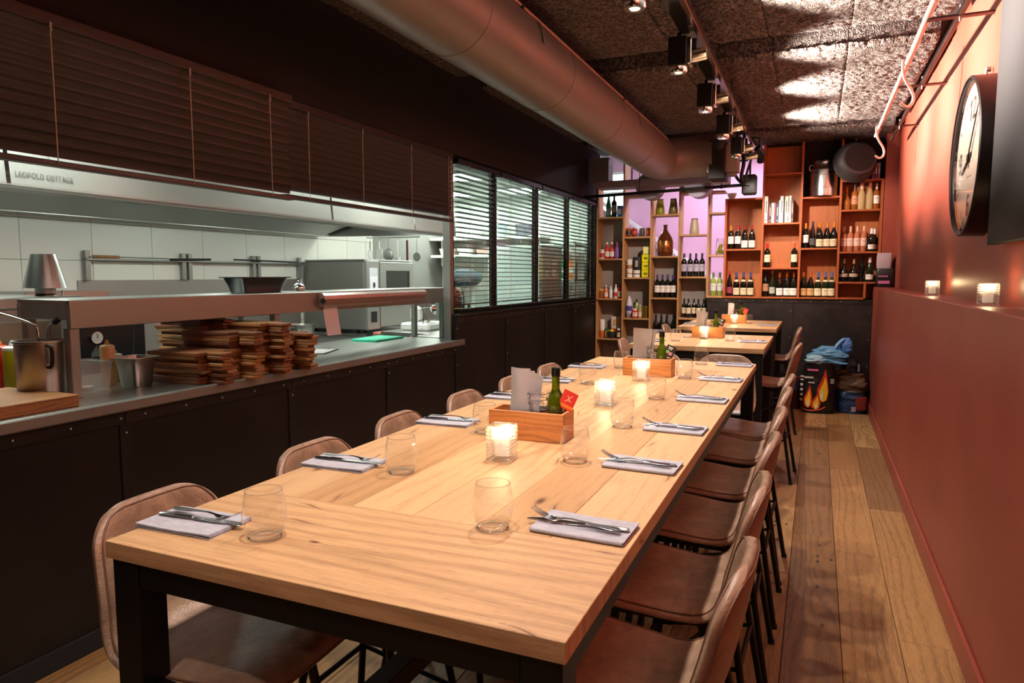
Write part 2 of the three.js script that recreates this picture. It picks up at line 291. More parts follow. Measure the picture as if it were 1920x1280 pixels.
// ceiling: slab, sprayed acoustic panels with open grooves between them
// the red wall carries on above the edge of the panels
function sprayPanel(x0, x1, z0, z1, step, amp) {
  const nx = Math.max(2, Math.round((x1 - x0) / step)), nz = Math.max(2, Math.round((z0 - z1) / step)), pos = [], uv = [], idx = [];
  for (let j = 0; j <= nz; j++) for (let i = 0; i <= nx; i++) {
    const x = x0 + (x1 - x0) * i / nx, z = z0 + (z1 - z0) * j / nz, d = Math.min(z0 - z, z - z1), dx = Math.min(x - x0, x1 - x);
    const lump = hash(i, j, 5) * .6 + pn(x * 30 + 100, z * 30 + 900, 4096, 4096, 6) * .8;
    let y = YC - amp * (lump - .7) + (d < .05 ? .035 * Math.pow(1 - d / .05, 2) : 0) + (dx < .008 ? .006 : 0) + .012 * (pn(x * 2 + 10, z * 2 + 50, 999, 999, 8) - .5);
    const jx = i && i < nx ? (hash(i, j, 9) - .5) * step * .6 : 0, jz = j && j < nz ? (hash(i, j, 10) - .5) * step * .6 : (hash(i, j, 12) - .5) * .012;
    pos.push(x + jx, y, z + jz); uv.push(x, z);
  }
  const W = nx + 1; for (let j = 0; j < nz; j++) for (let i = 0; i < nx; i++) { const a = j * W + i; idx.push(a, a + W, a + W + 1, a, a + W + 1, a + 1); }
  const g = new THREE.BufferGeometry(); g.setAttribute('position', new THREE.Float32BufferAttribute(pos, 3)); g.setAttribute('uv', new THREE.Float32BufferAttribute(uv, 2)); g.setIndex(idx.reverse()); g.computeVertexNormals();
  // sides up to the slab
  const back = bb(x0 + .001, x1 - .001, YC + .03, YC + .16, z0 - .012, z1 + .012, 0);
  return join([g, back]);
}
{ const c = sgroup('ceiling');
  mesh('slab', bb(-5.7, 1.05, 3.45, 3.75, ZF + .15, ZB, 0), M.concrete, c);
  const cols = [[-2.84, -1.047], [-1.043, -.377], [-.373, .143], [.147, .73]];
  const rows = [[ZF, -2.15], [-2.52, -5.40], [-5.84, -8.56], [-8.9, ZB]];
  for (const [a, b] of cols) rows.forEach(([p, q], k) => mesh('ceiling_panel', sprayPanel(a, b, p, q, k === 0 ? .06 : a < -2 ? .03 : .014, k === 0 || a < -2 ? .008 : .016), M.spray, c));
}
// kitchen shell
{ const w = sgroup('wall_kitchen');
  mesh('plaster', bb(-5.7, -5.41, -.2, 3.45, ZF, ZB, 0), M.grout, w);
  const tg = box(.008, .307, .557, 0, 0, 0, .002);
  for (let j = 0; j < 6; j++) for (let i = 0; i < 12; i++) { const t = mesh('wall_tile', tg, M.tile, w); t.position.set(-5.406, .828 + j * .31 + .155 - .155, -1.623 - i * .56 + .28); t.position.y = .983 + (j - .5) * .31 + .155; }
  mesh('backsplash', bb(-5.402, -5.39, .95, 1.6, -3.72, -6.33, .002), M.steelDull, w);
  const e = sgroup('wall_kitchen_end');
  mesh('plaster', bb(-5.41, -2.95, -.2, 3.45, ZB - .1, -9.66, 0), M.white, e);
  const tg2 = box(.557, .307, .008, 0, 0, 0, .002);
  for (let j = 0; j < 5; j++) for (let i = 0; i < 4; i++) { const t = mesh('wall_tile', tg2, M.tile, e); t.position.set(-5.1 + i * .56, 1.138 + j * .31, -9.656); }
  const f = sgroup('floor_kitchen');
  mesh('floor_base', bb(-5.7, -2.95, -.2, -.02, ZF, ZB, 0), M.grout, f);
  const fg = box(.597, .02, .597, 0, 0, 0, .002), fm = std(0x5a5a58, .5);
  for (let i = 0; i < 4; i++) for (let j = 0; j < 19; j++) { const t = mesh('floor_tile', fg, fm, f); t.position.set(-5.11 + i * .6, -.01, 1.5 - j * .6); }
  const c = sgroup('ceiling_kitchen');
  mesh('ceiling_board', bb(-5.41, -2.97, 2.8, 2.85, ZF, ZB, 0), M.white, c);
}
// lilac stair hall behind the open shelf
{ const lilac = std(0xdcaccc, .75);
  const w = sgroup('wall_hall'); mesh('plaster', bb(-4.2, 1.05, -.2, 3.75, -11.7, -11.5, 0), lilac, w);
  const s = sgroup('wall_hall_side'); mesh('plaster', bb(-4.3, -4.2, -.2, 3.75, ZB, -11.6, 0), M.white, s); mesh('plaster', bb(.95, 1.05, -.2, 3.75, ZB, -11.6, 0), M.white, s);
  const f = sgroup('floor_hall'); mesh('floor_base', bb(-4.3, 1.05, -.2, 0, ZB, -11.6, 0), std(0x9a9088, .6), f);
  const c = sgroup('ceiling_hall'); mesh('plaster', bb(-4.3, 1.05, 3.6, 3.75, ZB, -11.6, 0), M.white, c);
  // stair string with white handrail, falling towards the wine shelf
  const st = thing('staircase', 'white handrail and grey stair string descending across the lilac wall', 'staircase', [0, 0, 0]);
  const a = [-3.3, 2.83], b = [-.9, 1.19], d = .1;
  mesh('handrail', bar([a[0], a[1], -11.34], [b[0], b[1], -11.34], .04, 4), std(0xf0f0f4, .4), st);
  mesh('balustrade_panel', xf(ext([[a[0], a[1] - d], [b[0], b[1] - d], [b[0], b[1] - 1.1], [a[0], a[1] - 1.1]], .04), { p: [0, 0, -11.38] }), std(0x8a86a0, .6), st);
  for (let i = 0; i < 9; i++) { const x = -3.2 + i * .27, y = 2.83 - (x + 3.3) * .683; mesh('baluster', bb(x - .012, x + .012, y - .14, y - .03, -11.36, -11.33, .002), M.white, st); }
  for (let i = 0; i < 8; i++) { const x = -3.2 + i * .29, y = 2.83 - (x + 3.3) * .683 - 1.0; if (y > .2) mesh('stair_tread', bb(x, x + .3, y - .04, y, -11.5, -11.4, .004), M.shelfWood, st); }
  // daylit window in the hall
  const win = sgroup('window_5');
  mesh('window_pane', bb(-3.42, -2.98, 2.62, 3.3, -11.49, -11.48, 0), emit(0xd8fff8, 3.2), win);
  for (const q of [[-3.46, -3.42, 2.58, 3.34], [-2.98, -2.94, 2.58, 3.34], [-3.42, -2.98, 2.58, 2.62], [-3.42, -2.98, 3.3, 3.34], [-3.42, -2.98, 2.99, 3.02]]) mesh('window_frame', bb(...q, -11.5, -11.45, .004), M.white, win);
}
// windows between dining room and kitchen (panes behind the blinds)
const WZ = [-5.36, -6.25, -7.37, -8.44, -9.435];
for (let i = 0; i < 4; i++) {
  const w = sgroup('window_' + (i + 1));
  mesh('window_pane', bb(-2.936, -2.93, 1.33, 2.64, WZ[i] - .03, WZ[i + 1] + .03, 0), M.pane, w);
  for (const q of [[1.305, 1.34, WZ[i], WZ[i + 1]], [2.63, 2.66, WZ[i], WZ[i + 1]], [1.34, 2.63, WZ[i], WZ[i] - .04], [1.34, 2.63, WZ[i + 1] + .04, WZ[i + 1]]]) mesh('window_frame', bb(-2.955, -2.905, q[0], q[1], q[2], q[3], .003), M.black, w);
}

// ---------- lights that belong to no lamp builder: kitchen ceiling panels, daylight in the hall ----------
for (const [x, z, s, k] of [[-3.27, -2.2, 1, 'front'], [-3.27, -5.2, 1, ''], [-4.0, -7.4, 1, ''], [-3.7, -8.9, 1, ''], [-4.9, -8.9, 1, '']]) {
  const n = ['above the grill end of the kitchen', 'above the middle of the pass counter', 'above the combi oven aisle', 'behind the last window blind', 'in the far kitchen corner'][[-2.2, -5.2, -7.4, -8.9].indexOf(z) + (x === -4.9 ? 1 : 0)];
  const t = thing('ceiling_light', 'square white ceiling light panel ' + n, 'ceiling light', [x, 2.8, z], 0, 'kitchen ceiling light panels');
  mesh('frame', [bb(-.31, .31, -.02, 0, -.31, -.29, .003), bb(-.31, .31, -.02, 0, .29, .31, .003), bb(-.31, -.29, -.02, 0, -.29, .29, .003), bb(.29, .31, -.02, 0, -.29, .29, .003)], M.white, t);
  mesh('diffuser', bb(-.29, .29, -.014, -.004, -.29, .29, 0), M.panelLight, t);
  area([x, 2.775, z], [x, 0, z], .58, .58, z < -7 ? 30 : 22);
}
area([-3.2, 2.96, -11.43], [-3.2, 2.5, -9], .44, .68, 14, 0xd8fff8);
// hall ceiling strip that lights the lilac wall
{ const t = thing('strip_light', 'white tube light on the ceiling of the lilac stair hall', 'light', [-.9, 3.6, -10.5]);
  mesh('housing', bb(-1.1, 1.1, -.05, 0, -.06, .06, .004), M.white, t); mesh('tube', cyl(.018, .018, 2.1, 0, -.07, 0, 12, [0, 0, Math.PI / 2]), emit(0xf8f0ff, 6), t);
  area([-.9, 3.5, -10.5], [-.9, 0, -10.5], 2.1, .12, 100, 0xfff2ff); }

// ---------- tables ----------
function table(label, x0, x1, z0, z1, breadboard, T = 1.10) {
  const cx = (x0 + x1) / 2, cz = (z0 + z1) / 2, w = x1 - x0, L = z0 - z1, t = thing('dining_table', label, 'table', [cx, 0, cz], 0);
  const th = .036, n = 6, bw = w / n, inner = L - 2 * breadboard;
  for (let i = 0; i < n; i++) mesh('board', box(bw - .0006, th - (i % 2) * .0006, inner - .001, -w / 2 + bw * (i + .5), T - th / 2, 0, .0008, 2, i * .7, i * .117 + .05), M.oak[(i * 2 + (L > 2 ? 0 : 1)) % 3], t);
  for (const s of [1, -1]) mesh('end_board', box(w, th, breadboard, 0, T - th / 2, s * (L / 2 - breadboard / 2), .0012, 0, 1.3 + s, .33), M.oak[s > 0 ? 0 : 1], t);
  const y1 = T - th, lw = .07, ix = w / 2 - .008, iz = L / 2 - .008;
  for (const a of [-1, 1]) for (const b of [-1, 1]) mesh('leg', box(lw, y1, lw, a * (ix - lw / 2), y1 / 2, b * (iz - lw / 2), .003), M.black, t);
  for (const b of [-1, 1]) mesh('apron_rail', box(2 * (ix - lw), .055, .05, 0, y1 - .0275, b * (iz - .03), .002), M.black, t);
  for (const a of [-1, 1]) mesh('apron_rail', box(.05, .055, 2 * (iz - lw), a * (ix - .03), y1 - .0275, 0, .002), M.black, t);
  mesh('centre_rail', box(.05, .05, 2 * (iz - .055), 0, y1 - .3, 0, .002), M.black, t);
  for (const b of [-1, 1]) mesh('end_rail', box(2 * (ix - lw), .05, .05, 0, y1 - .3, b * (iz - .03), .002), M.black, t);
  return t;
}
const TX0 = -1.315, TX1 = -.32;
table('long oak high table with black steel frame, closest to the pass, set for twelve', TX0, TX1, -.932, -4.47, .38);
table('short oak high table between the long table and the one by the wine shelf', -1.345, -.337, -5.40, -6.62, .001);
table('short oak high table standing in front of the wine shelf', -1.35, -.355, -7.48, -8.83, .001);

// ---------- bar stools with a leather shell ----------
const prof = [[.222, .748], [.226, .765], [.212, .779], [.16, .787], [.06, .781], [-.06, .772], [-.13, .776], [-.178, .80], [-.207, .85], [-.226, .92], [-.241, .99], [-.252, 1.05], [-.258, 1.085], [-.260, 1.10]];
const profC = new THREE.CatmullRomCurve3(prof.map(q => V(q[0], q[1], 0)), false, 'centripetal');
function halfW(s) { // along the profile: 0 front lip .. 1 top of the back
  const base = s < .45 ? .222 - .012 * Math.pow((s - .2) / .25, 2) : s < .62 ? .212 : .212 - .036 * (s - .62) / .38;
  const L = .93, rT = .11, rF = .05, corner = (d, r) => d >= r ? 0 : r - Math.sqrt(Math.max(0, r * r - (r - d) * (r - d)));
  return base - corner((1 - s) * L, rT) - corner(s * L, rF);
}
function seatPoint(u, v) {
  const s = u, q = profC.getPointAt(s), k = 2 * v - 1, w = halfW(s), e = Math.abs(k);
  let x = q.x, y = q.y, z = k * w;
  const backness = Math.min(1, Math.max(0, (s - .42) / .3));
  const curl = Math.pow(Math.abs(z) / .215, 2.4);
  x += backness * curl * .045;                              // back wraps forward
  y += (1 - backness) * (curl * .012 - Math.pow(e, 9) * .016);   // seat dishes, edge rolls over
  return [x, y, z];
}
const seatGeo = padded(56, 26, seatPoint, .03);
const pipeGeo = (() => { // stitched seams just inside the edge, on both faces of the pad
  const seam = k => { const l = []; const N = 40, add = (u, v) => { const e = .004, p = V(...seatPoint(u, v)), a = V(...seatPoint(Math.min(1, u + e), v)).sub(V(...seatPoint(Math.max(0, u - e), v))), b = V(...seatPoint(u, Math.min(1, v + e))).sub(V(...seatPoint(u, Math.max(0, v - e)))); l.push(p.addScaledVector(a.cross(b).normalize(), k * .0115).toArray()); };
    for (let i = 1; i < N; i++) add(i / N, .03); for (let j = 1; j < 10; j++) add(.985, .03 + .94 * j / 10); for (let i = N - 1; i > 0; i--) add(i / N, .97); for (let j = 9; j > 0; j--) add(.02, .03 + .94 * j / 10); return tube(l, .0028, 5, 150, true); };
  return join([seam(1), seam(-1)]); })();
function makeStool(label) {
  const t = thing('bar_stool', label, 'bar stool', [0, 0, 0], 0, 'leather bar stools');
  mesh('seat_shell', seatGeo, M.leather, t); mesh('piping', pipeGeo, M.pipe, t);
  const yT = .742, top = .115, bot = [.205, .235];
  mesh('seat_frame', [bb(-.14, .14, yT - .022, yT, -.13, -.105, .002), bb(-.14, .14, yT - .022, yT, .105, .13, .002), bb(-.13, -.105, yT - .022, yT, -.105, .105, .002), bb(.105, .13, yT - .022, yT, -.105, .105, .002), bb(-.02, .02, yT - .012, yT + .006, -.105, .105, .002)], M.black, t);
  const leg = (a, b, y) => { const f = (yT - .01 - y) / (yT - .01); return [a * (top + (bot[1] - top) * f) - (a < 0 ? 0 : .02 * f), y, b * (top + (bot[0] - top) * f)]; };
  for (const a of [-1, 1]) for (const b of [-1, 1]) { const l = mesh('leg', bar(leg(a, b, .008), leg(a, b, yT - .01), .0125, 8), M.black, t); mesh('foot_cap', cyl(.016, .014, .02, ...[leg(a, b, 0)[0], .01, leg(a, b, 0)[2]], 10), M.rubber, l); }
  for (const a of [-1, 1]) mesh('footrest', bar(leg(a, -1, a > 0 ? .27 : .34), leg(a, 1, a > 0 ? .27 : .34), .009, 8), M.black, t);
  for (const b of [-1, 1]) mesh('side_stretcher', bar(leg(-1, b, .34), leg(1, b, .27), .008, 8), M.black, t);
  for (const b of [-1, 1]) mesh('brace', bar(leg(-1, b, .62), leg(1, -b, .45), .006, 6), M.black, t);
  return t;
}
let stool0;
function stool(x, z, turn, label) { if (!stool0) { stool0 = makeStool(label); stool0.position.set(x, 0, z); stool0.rotation.y = turn; return; } dup(stool0, [x, 0, z], turn, label); }
const zsR = [-1.40, -1.93, -2.48, -2.99, -3.55, -4.05], zsL = [-1.205, -1.78, -2.3, -2.86, -3.4, -3.95];
zsR.forEach((z, i) => stool(-.36 + rr(-.008, .008), z, Math.PI + rr(-.05, .05), `brown leather bar stool, ${ord[i]} from near end, red wall side of long table`));
zsL.forEach((z, i) => stool(i ? -1.245 + rr(-.008, .008) : -1.255, z, rr(-.06, .06), `brown leather bar stool, ${ord[i]} from near end, kitchen side of long table`));
stool(-1.02, -4.68, -Math.PI / 2 + Math.PI + .03 - Math.PI, 'brown leather bar stool at the head of the long table, partly behind the condiment box');
stool(-.555, -4.69, -Math.PI / 2 - .02, 'brown leather bar stool at the head of the long table, closer to the red wall');
stool(-.355, -6.0, Math.PI - .05, 'brown leather bar stool at the middle table, in front of the bags');
stool(-1.27, -5.86, .06, 'brown leather bar stool on the kitchen side of the middle table');
stool(-.39, -7.85, Math.PI + .04, 'brown leather bar stool on the red wall side of the table by the wine shelf');
stool(-1.28, -7.75, .0, 'brown leather bar stool on the kitchen side of the table by the wine shelf');

// ---------- place settings ----------
const TY = 1.10;
const napGeo = (() => { const l = []; for (let k = 0; k < 3; k++) { const y = .0004 + k * .0033, o = (k % 2) * .002; l.push(shell(6, 14, (u, v) => [(u - .5) * (.122 - o) - o * .5, y + .0012 * Math.sin(v * 5 + k) * u, (v - .5) * (.205 - o * 1.5) - o], .0026)); }
  // rounded fold along one long edge
  l.push(tube([[-.06, .0052, -.1], [-.061, .0052, 0], [-.06, .0052, .1]], .0047, 8, 8)); const g = join(l); g.rotateY(Math.PI / 2); return g; })();
function ribbon(sec, ox = 0) { // sec: [s, halfwidth, y, halfthick, zc]
  return shell(sec.length - 1, 4, (u, v) => { const c = sec[Math.round(u * (sec.length - 1))]; const k = 2 * v - 1; return [c[0], c[2] + c[3] * (1 - k * k * .6), (c[4] || 0) + k * c[1]]; }, .0018);
}
// fork lies along -x (tines at -x end), spoon-curved; origin at its middle
const forkHandle = ribbon([[.100, .0035, .004, .001], [.096, .0085, .004, .0014], [.08, .0098, .0045, .0016], [.05, .0072, .0055, .0018], [.02, .0042, .0075, .002], [-.01, .0032, .0085, .002], [-.028, .0036, .007, .0018], [-.038, .0075, .0045, .0012], [-.046, .0112, .0034, .001], [-.056, .0118, .0036, .001]]);
const tines = [-1.5, -.5, .5, 1.5].map(k => ribbon([[-.055, .0021, .0036, .0008, k * .0064], [-.068, .0019, .0062, .0008, k * .0064], [-.082, .0017, .0118, .0008, k * .0062], [-.096, .0012, .0195, .0007, k * .006], [-.101, .0006, .0225, .0005, k * .006]]));
const knifeHandle = ribbon([[.11, .004, .003, .002], [.106, .0088, .003, .0042], [.08, .0092, .003, .005], [.05, .008, .0032, .0045], [.022, .0068, .0035, .004], [.016, .0055, .0035, .003]]);
const knifeBlade = ribbon([[.018, .006, .0035, .001, 0], [0, .0085, .003, .0008, .001], [-.05, .0105, .0022, .0006, .002], [-.09, .0095, .0018, .0005, .0025], [-.11, .005, .0016, .0004, .0055], [-.117, .001, .0015, .0003, .008]]);
let fork0, knife0, nap0;
function setting(x, z, turn, where, skew = 0) {
  const up = .0102, s = Math.cos(turn) > 0 ? 1 : -1;
  const nl = `folded grey cloth napkin ${where}`, fl = `steel fork on napkin ${where}`, kl = `steel knife under fork ${where}`;
  const place = (o, dx, y, dz, a) => { o.position.set(x + s * dx, TY + y, z + s * dz); o.rotation.set(0, turn + a, 0); };
  if (!nap0) {
    nap0 = tag(mesh('napkin', napGeo, M.napkin), nl, 'napkin', 'folded napkins at the places');
    knife0 = thing('knife', kl, 'knife', [0, 0, 0], 0, 'table knives'); mesh('handle', knifeHandle, M.cutlery, knife0); mesh('blade', knifeBlade, M.cutlery, knife0);
    fork0 = thing('fork', fl, 'fork', [0, 0, 0], 0, 'table forks'); const h = mesh('handle', forkHandle, M.cutlery, fork0); for (const t of tines) mesh('tine', t, M.cutlery, h);
    place(nap0, 0, 0, 0, skew); place(knife0, -.012, up, .004, skew + .03); place(fork0, -.016, up + .0055, .016, skew - .06); return;
  }
  place(dup(nap0, [0, 0, 0], 0, nl), 0, 0, 0, skew); place(dup(knife0, [0, 0, 0], 0, kl), -.012, up, .004, skew + .03 + rr(-.02, .02)); place(dup(fork0, [0, 0, 0], 0, fl), -.016, up + .0055, .016 + rr(-.003, .003), skew - .06 + rr(-.02, .02));
}
const bowlGeo = lathe([[.0325, .004], [.040, .018], [.0447, .038], [.0452, .052], [.0425, .075], [.0375, .0985], [.0369, .0995], [.0362, .0985], [.0411, .075], [.0438, .052], [.0432, .038], [.0382, .019], [.031, .013]], 40);
const glassBase = lathe([[0, .0005], [.029, .0005], [.0325, .003], [.0385, .015], [.031, .012], [.015, .0105], [0, .010]], 40), glassRim = xf(new THREE.TorusGeometry(.037, .0007, 6, 48), { r: [Math.PI / 2, 0, 0], p: [0, .0995, 0] });
let glass0;
function tumbler(x, z, label, y = TY) { if (!glass0) { glass0 = thing('tumbler', label, 'glass', [x, y, z], 0, 'clear water tumblers'); mesh('bowl', bowlGeo, M.tumbler, glass0); mesh('thick_base', [glassBase], M.tumbler, glass0); mesh('rim', glassRim, M.glass, glass0); mesh('foot_ring', xf(new THREE.TorusGeometry(.0315, .0034, 8, 48), { r: [Math.PI / 2, 0, 0], p: [0, .004, 0] }), M.glass, glass0); } else dup(glass0, [x, y, z], 0, label); }
const RZ = [-1.385, -1.925, -2.435, -3.065, -3.705, -4.345], LZ = [-1.075, -1.60, -2.22, -2.79, -3.33, -3.92];
const places = (i, side) => `at ${ord[i]} place from near end, ${side} side of long table`;
RZ.forEach((z, i) => { setting(-.434, z, 0, places(i, 'red wall'), -.03); tumbler(-.618 - (i % 2) * .008, [-1.315, -1.894, -2.406, -3.02, -3.69, -4.315][i], `clear tumbler ${places(i, 'red wall')}`); });
LZ.forEach((z, i) => { setting(-1.225, z, Math.PI, places(i, 'kitchen'), .04); tumbler(i === 2 ? -1.03 : -1.03, [-1.08, -1.6, -2.13, -2.72, -3.305, -3.953][i], `clear tumbler ${places(i, 'kitchen')}`); });
// second and third tables
const far = [[-.45, -5.93, 0, 'on the middle table, towards the red wall'], [-1.235, -5.72, Math.PI, 'on the middle table, towards the kitchen'], [-.475, -7.98, 0, 'on the table by the wine shelf, towards the red wall'], [-1.24, -7.9, Math.PI, 'on the table by the wine shelf, towards the kitchen']];
for (const [x, z, a, w] of far) setting(x, z, a, w);
tumbler(-.64, -5.97, 'clear tumbler beside the condiment box on the middle table, towards the red wall');
tumbler(-1.05, -5.78, 'clear tumbler on the middle table near the stool on the kitchen side');
tumbler(-1.02, -6.17, 'clear tumbler on the middle table just behind the condiment box');
tumbler(-.68, -8.2, 'clear tumbler on the table by the wine shelf, beside its condiment box');

// ---------- ribbed glass candle holders ----------
function sqRing(h, r, y, n = 4) { const p = []; for (let q = 0; q < 4; q++) for (let k = 0; k < n; k++) { const a = (q + k / (n - 1)) * Math.PI / 2, c = [[1, 1], [-1, 1], [-1, -1], [1, -1]][q]; p.push([c[0] * (h - r) + r * Math.cos(a), y, c[1] * (h - r) + r * Math.sin(a)]); } return p; }
function loft(rings, capA = true, capB = true) {
  const n = rings[0].length, pos = [], idx = []; rings.forEach(r => r.forEach(p => pos.push(...p)));
  for (let i = 0; i + 1 < rings.length; i++) for (let j = 0; j < n; j++) { const a = i * n + j, b = i * n + (j + 1) % n; idx.push(a, a + n, b, b, a + n, b + n); }
  for (const [k, f] of [[0, capA], [rings.length - 1, capB]]) if (f) { const c = pos.length / 3; const q = rings[k].reduce((s, p) => [s[0] + p[0] / n, s[1] + p[1] / n, s[2] + p[2] / n], [0, 0, 0]); pos.push(...q); for (let j = 0; j < n; j++) { const a = k * n + j, b = k * n + (j + 1) % n; k === 0 ? idx.push(c, a, b) : idx.push(c, b, a); } }
  const g = new THREE.BufferGeometry(); g.setAttribute('position', new THREE.Float32BufferAttribute(pos, 3)); g.setIndex(idx); g.setAttribute('uv', new THREE.Float32BufferAttribute(new Float32Array(pos.length / 3 * 2), 2)); return toCreasedNormals(g, .6);
}
const holderGeo = (() => { const R = [sqRing(.036, .008, 0)]; for (let k = 0; k < 9; k++) { const y = .002 + k * .0108; R.push(sqRing(.0392, .01, y + .002), sqRing(.0398, .01, y + .0045), sqRing(.0392, .01, y + .007), sqRing(.0358, .008, y + .009)); } R.push(sqRing(.038, .01, .102), sqRing(.0335, .009, .104), sqRing(.031, .012, .102), sqRing(.029, .02, .09), sqRing(.0285, .025, .02), sqRing(.024, .02, .014)); return loft(R); })();
let holder0, candle0;
function candle(x, z, where, y = TY, turn = 0) {
  if (!holder0) {
    holder0 = tag(mesh('candle_holder', holderGeo, M.ribGlass), 'ribbed square candle holder ' + where, 'candle holder', 'ribbed glass candle holders'); holder0.position.set(x, y, z); holder0.rotation.y = turn;
    candle0 = thing('candle', 'lit candle in the holder ' + where, 'candle', [x, y + .0145, z], 0, 'lit candles');
    mesh('wax', lathe([[0, 0], [.0215, 0], [.0218, .003], [.0218, .06], [.0205, .062], [.012, .0605], [0, .06]], 20), M.wax, candle0);
    mesh('wick', cyl(.0008, .0006, .008, 0, .064, 0, 6), M.rubber, candle0);
    mesh('flame', lathe([[0, .064], [.0028, .067], [.0036, .071], [.0024, .077], [0, .084]], 12), M.flame, candle0);
  } else { dup(holder0, [x, y, z], turn, 'ribbed square candle holder ' + where); dup(candle0, [x, y + .0145, z], 0, 'lit candle in the holder ' + where); }
  const l = new THREE.PointLight(0xffd4a0, .11, 0, 2); l.position.set(x, y + .092, z); l.castShadow = true; l.shadow.radius = .3; l.name = 'candle_light'; scene.add(l);
}
candle(-.832, -1.835, 'in front of the first condiment box on the long table', TY, .12);
candle(-.795, -2.80, 'between the two condiment boxes, mid long table', TY, .05);
candle(-.812, -3.53, 'in front of the far condiment box on the long table', TY, -.05);
candle(-.87, -6.12, 'on the middle table in front of its box', TY, .1);
candle(-.83, -8.13, 'by the box on the wine shelf table', TY, 0);
candle(.73, -3.85, 'on the red ledge under the clock', 1.5, 0);
candle(.735, -5.6, 'farther along the red ledge, towards the bags', 1.5, .1);

// ---------- condiment boxes and what they hold ----------
function bottleShape(parts) { return parts; }
function condimentBox(x, z, label, o = {}) {
  const w = .262, d = .115, h = .095, t = .011, g = thing('condiment_box', label, 'box', [x, TY, z], o.turn || 0, 'wooden condiment boxes');
  mesh('front_panel', [box(w, h * .48, t, 0, h * .24, d / 2 - t / 2, .0015, 0, .1, .02), box(w, h * .515, t, 0, h * .74, d / 2 - t / 2, .0015, 0, .3, .1)], M.teak, g);
  mesh('back_panel', box(w, h, t, 0, h / 2, -d / 2 + t / 2, .0015, 0, .2, .05), M.teak, g);
  for (const s of [-1, 1]) mesh('side_panel', box(t, h, d - 2 * t, s * (w / 2 - t / 2), h / 2, 0, .0015, 2, .15, .07), M.teak, g);
  mesh('bottom_panel', box(w - 2 * t, .006, d - 2 * t, 0, .003, 0, 0), M.teak, g);
  return g;
}
condimentBox(-.86, -2.135, 'wooden condiment box with grey napkins and red tagged bottle, near end of long table', { turn: .02 });
condimentBox(-.82, -3.745, 'wooden condiment box with upright menus and black tagged bottle, far end of long table');
condimentBox(-.853, -6.25, 'wooden condiment box holding menus and an oil bottle on the middle table');
condimentBox(-.85, -8.29, 'wooden condiment box with red capped bottle on the table by the wine shelf');
const oilGlass = new THREE.MeshPhysicalMaterial({ color: 0x8fa020, roughness: .03, transmission: .85, thickness: .02, ior: 1.5, attenuationColor: new THREE.Color(.42, .5, .04), attenuationDistance: .02 });
function oilBottle(x, z, label, tagDraw, lab, y0 = TY + .006) {
  const t = thing('oil_bottle', label, 'bottle', [x, y0, z], 0);
  mesh('glass_body', lathe([[0, 0], [.026, 0], [.028, .004], [.028, .1], [.0272, .125], [.022, .146], [.0145, .158], [.0128, .166], [.0128, .205], [0, .205]], 24), oilGlass, t);
  mesh('screw_cap', [cyl(.0145, .0145, .026, 0, .218, 0, 20), cyl(.0152, .0152, .003, 0, .208, 0, 20), cyl(.0152, .0152, .003, 0, .216, 0, 20), cyl(.0152, .014, .004, 0, .231, 0, 20)], std(0x181816, .35, { metalness: .5 }), t);
  mesh('label', xf(new THREE.CylinderGeometry(.0284, .0284, .07, 20, 1, true, Math.PI * .9, Math.PI * .9), { p: [0, .055, 0] }), std(lab, .5, { side: THREE.DoubleSide }), t);
  const tm = std(0xffffff, .5, { map: canvasTex(128, 128, tagDraw), side: THREE.DoubleSide }), tg = mesh('neck_tag', xf(new THREE.BoxGeometry(.05, .062, .0012), { r: [0, .12, -.42], p: [.047, .13, .012] }), tm, t);
  mesh('tag_string', tube([[.013, .165, .0], [.02, .166, .006], [.034, .158, .011]], .0007, 5, 8), M.cord, tg); return t;
}
const redTag = (c) => { c.fillStyle = '#d8261c'; c.fillRect(0, 0, 128, 128); c.fillStyle = '#f08020'; c.fillRect(0, 96, 128, 20); c.strokeStyle = '#f4c8b8'; c.lineWidth = 6; c.beginPath(); c.moveTo(40, 80); c.quadraticCurveTo(62, 60, 84, 24); c.moveTo(60, 60); c.lineTo(92, 66); c.moveTo(66, 50); c.lineTo(46, 34); c.stroke(); };
const blackTag = (c) => { c.fillStyle = '#151515'; c.fillRect(0, 0, 128, 128); c.fillStyle = '#e8e8e0'; c.fillRect(24, 18, 60, 10); c.fillRect(30, 36, 50, 8); c.fillStyle = '#7ab060'; c.fillRect(16, 60, 40, 34); c.fillStyle = '#c08090'; c.fillRect(60, 70, 44, 36); };
oilBottle(-.772, -2.13, 'green oil bottle with black cap and red tag in the first condiment box', redTag, 0xc42c22);
oilBottle(-.752, -3.742, 'green oil bottle with red label and black tag in the far condiment box', blackTag, 0xd83a2c);
oilBottle(-.79, -6.25, 'green oil bottle in the condiment box on the middle table', blackTag, 0x2a3018);
oilBottle(-.775, -8.29, 'dark oil bottle with red tag in the box by the wine shelf', redTag, 0xa02a20);
M.napkinLight = std(0xacacb6, .85);
function sheaf(name, label, cat, x, z, n, w, h, t, lean, mat, y0, curl = 0, turn = 0) { // upright folded cloths or menus leaning in a box
  const o = thing(name, label, cat, [x, y0, z], turn);
  for (let k = 0; k < n; k++) mesh(name === 'napkin_bundle' ? 'folded_napkin' : 'menu_card', xf(shell(10, 8, (u, v) => [(v - .5) * w * (1 - .12 * (1 - u)), u * h * (1 - .03 * k), curl * Math.sin(v * 3.1) * .01 + .003 * Math.sin(u * 7 + v * 4 + k)], t), { p: [k * (t + .004) * 1.1, 0, -k * (t + .0012)], r: [-lean - k * .012, 0, -.04 - .03 * k] }), mat, o);
  return o;
}
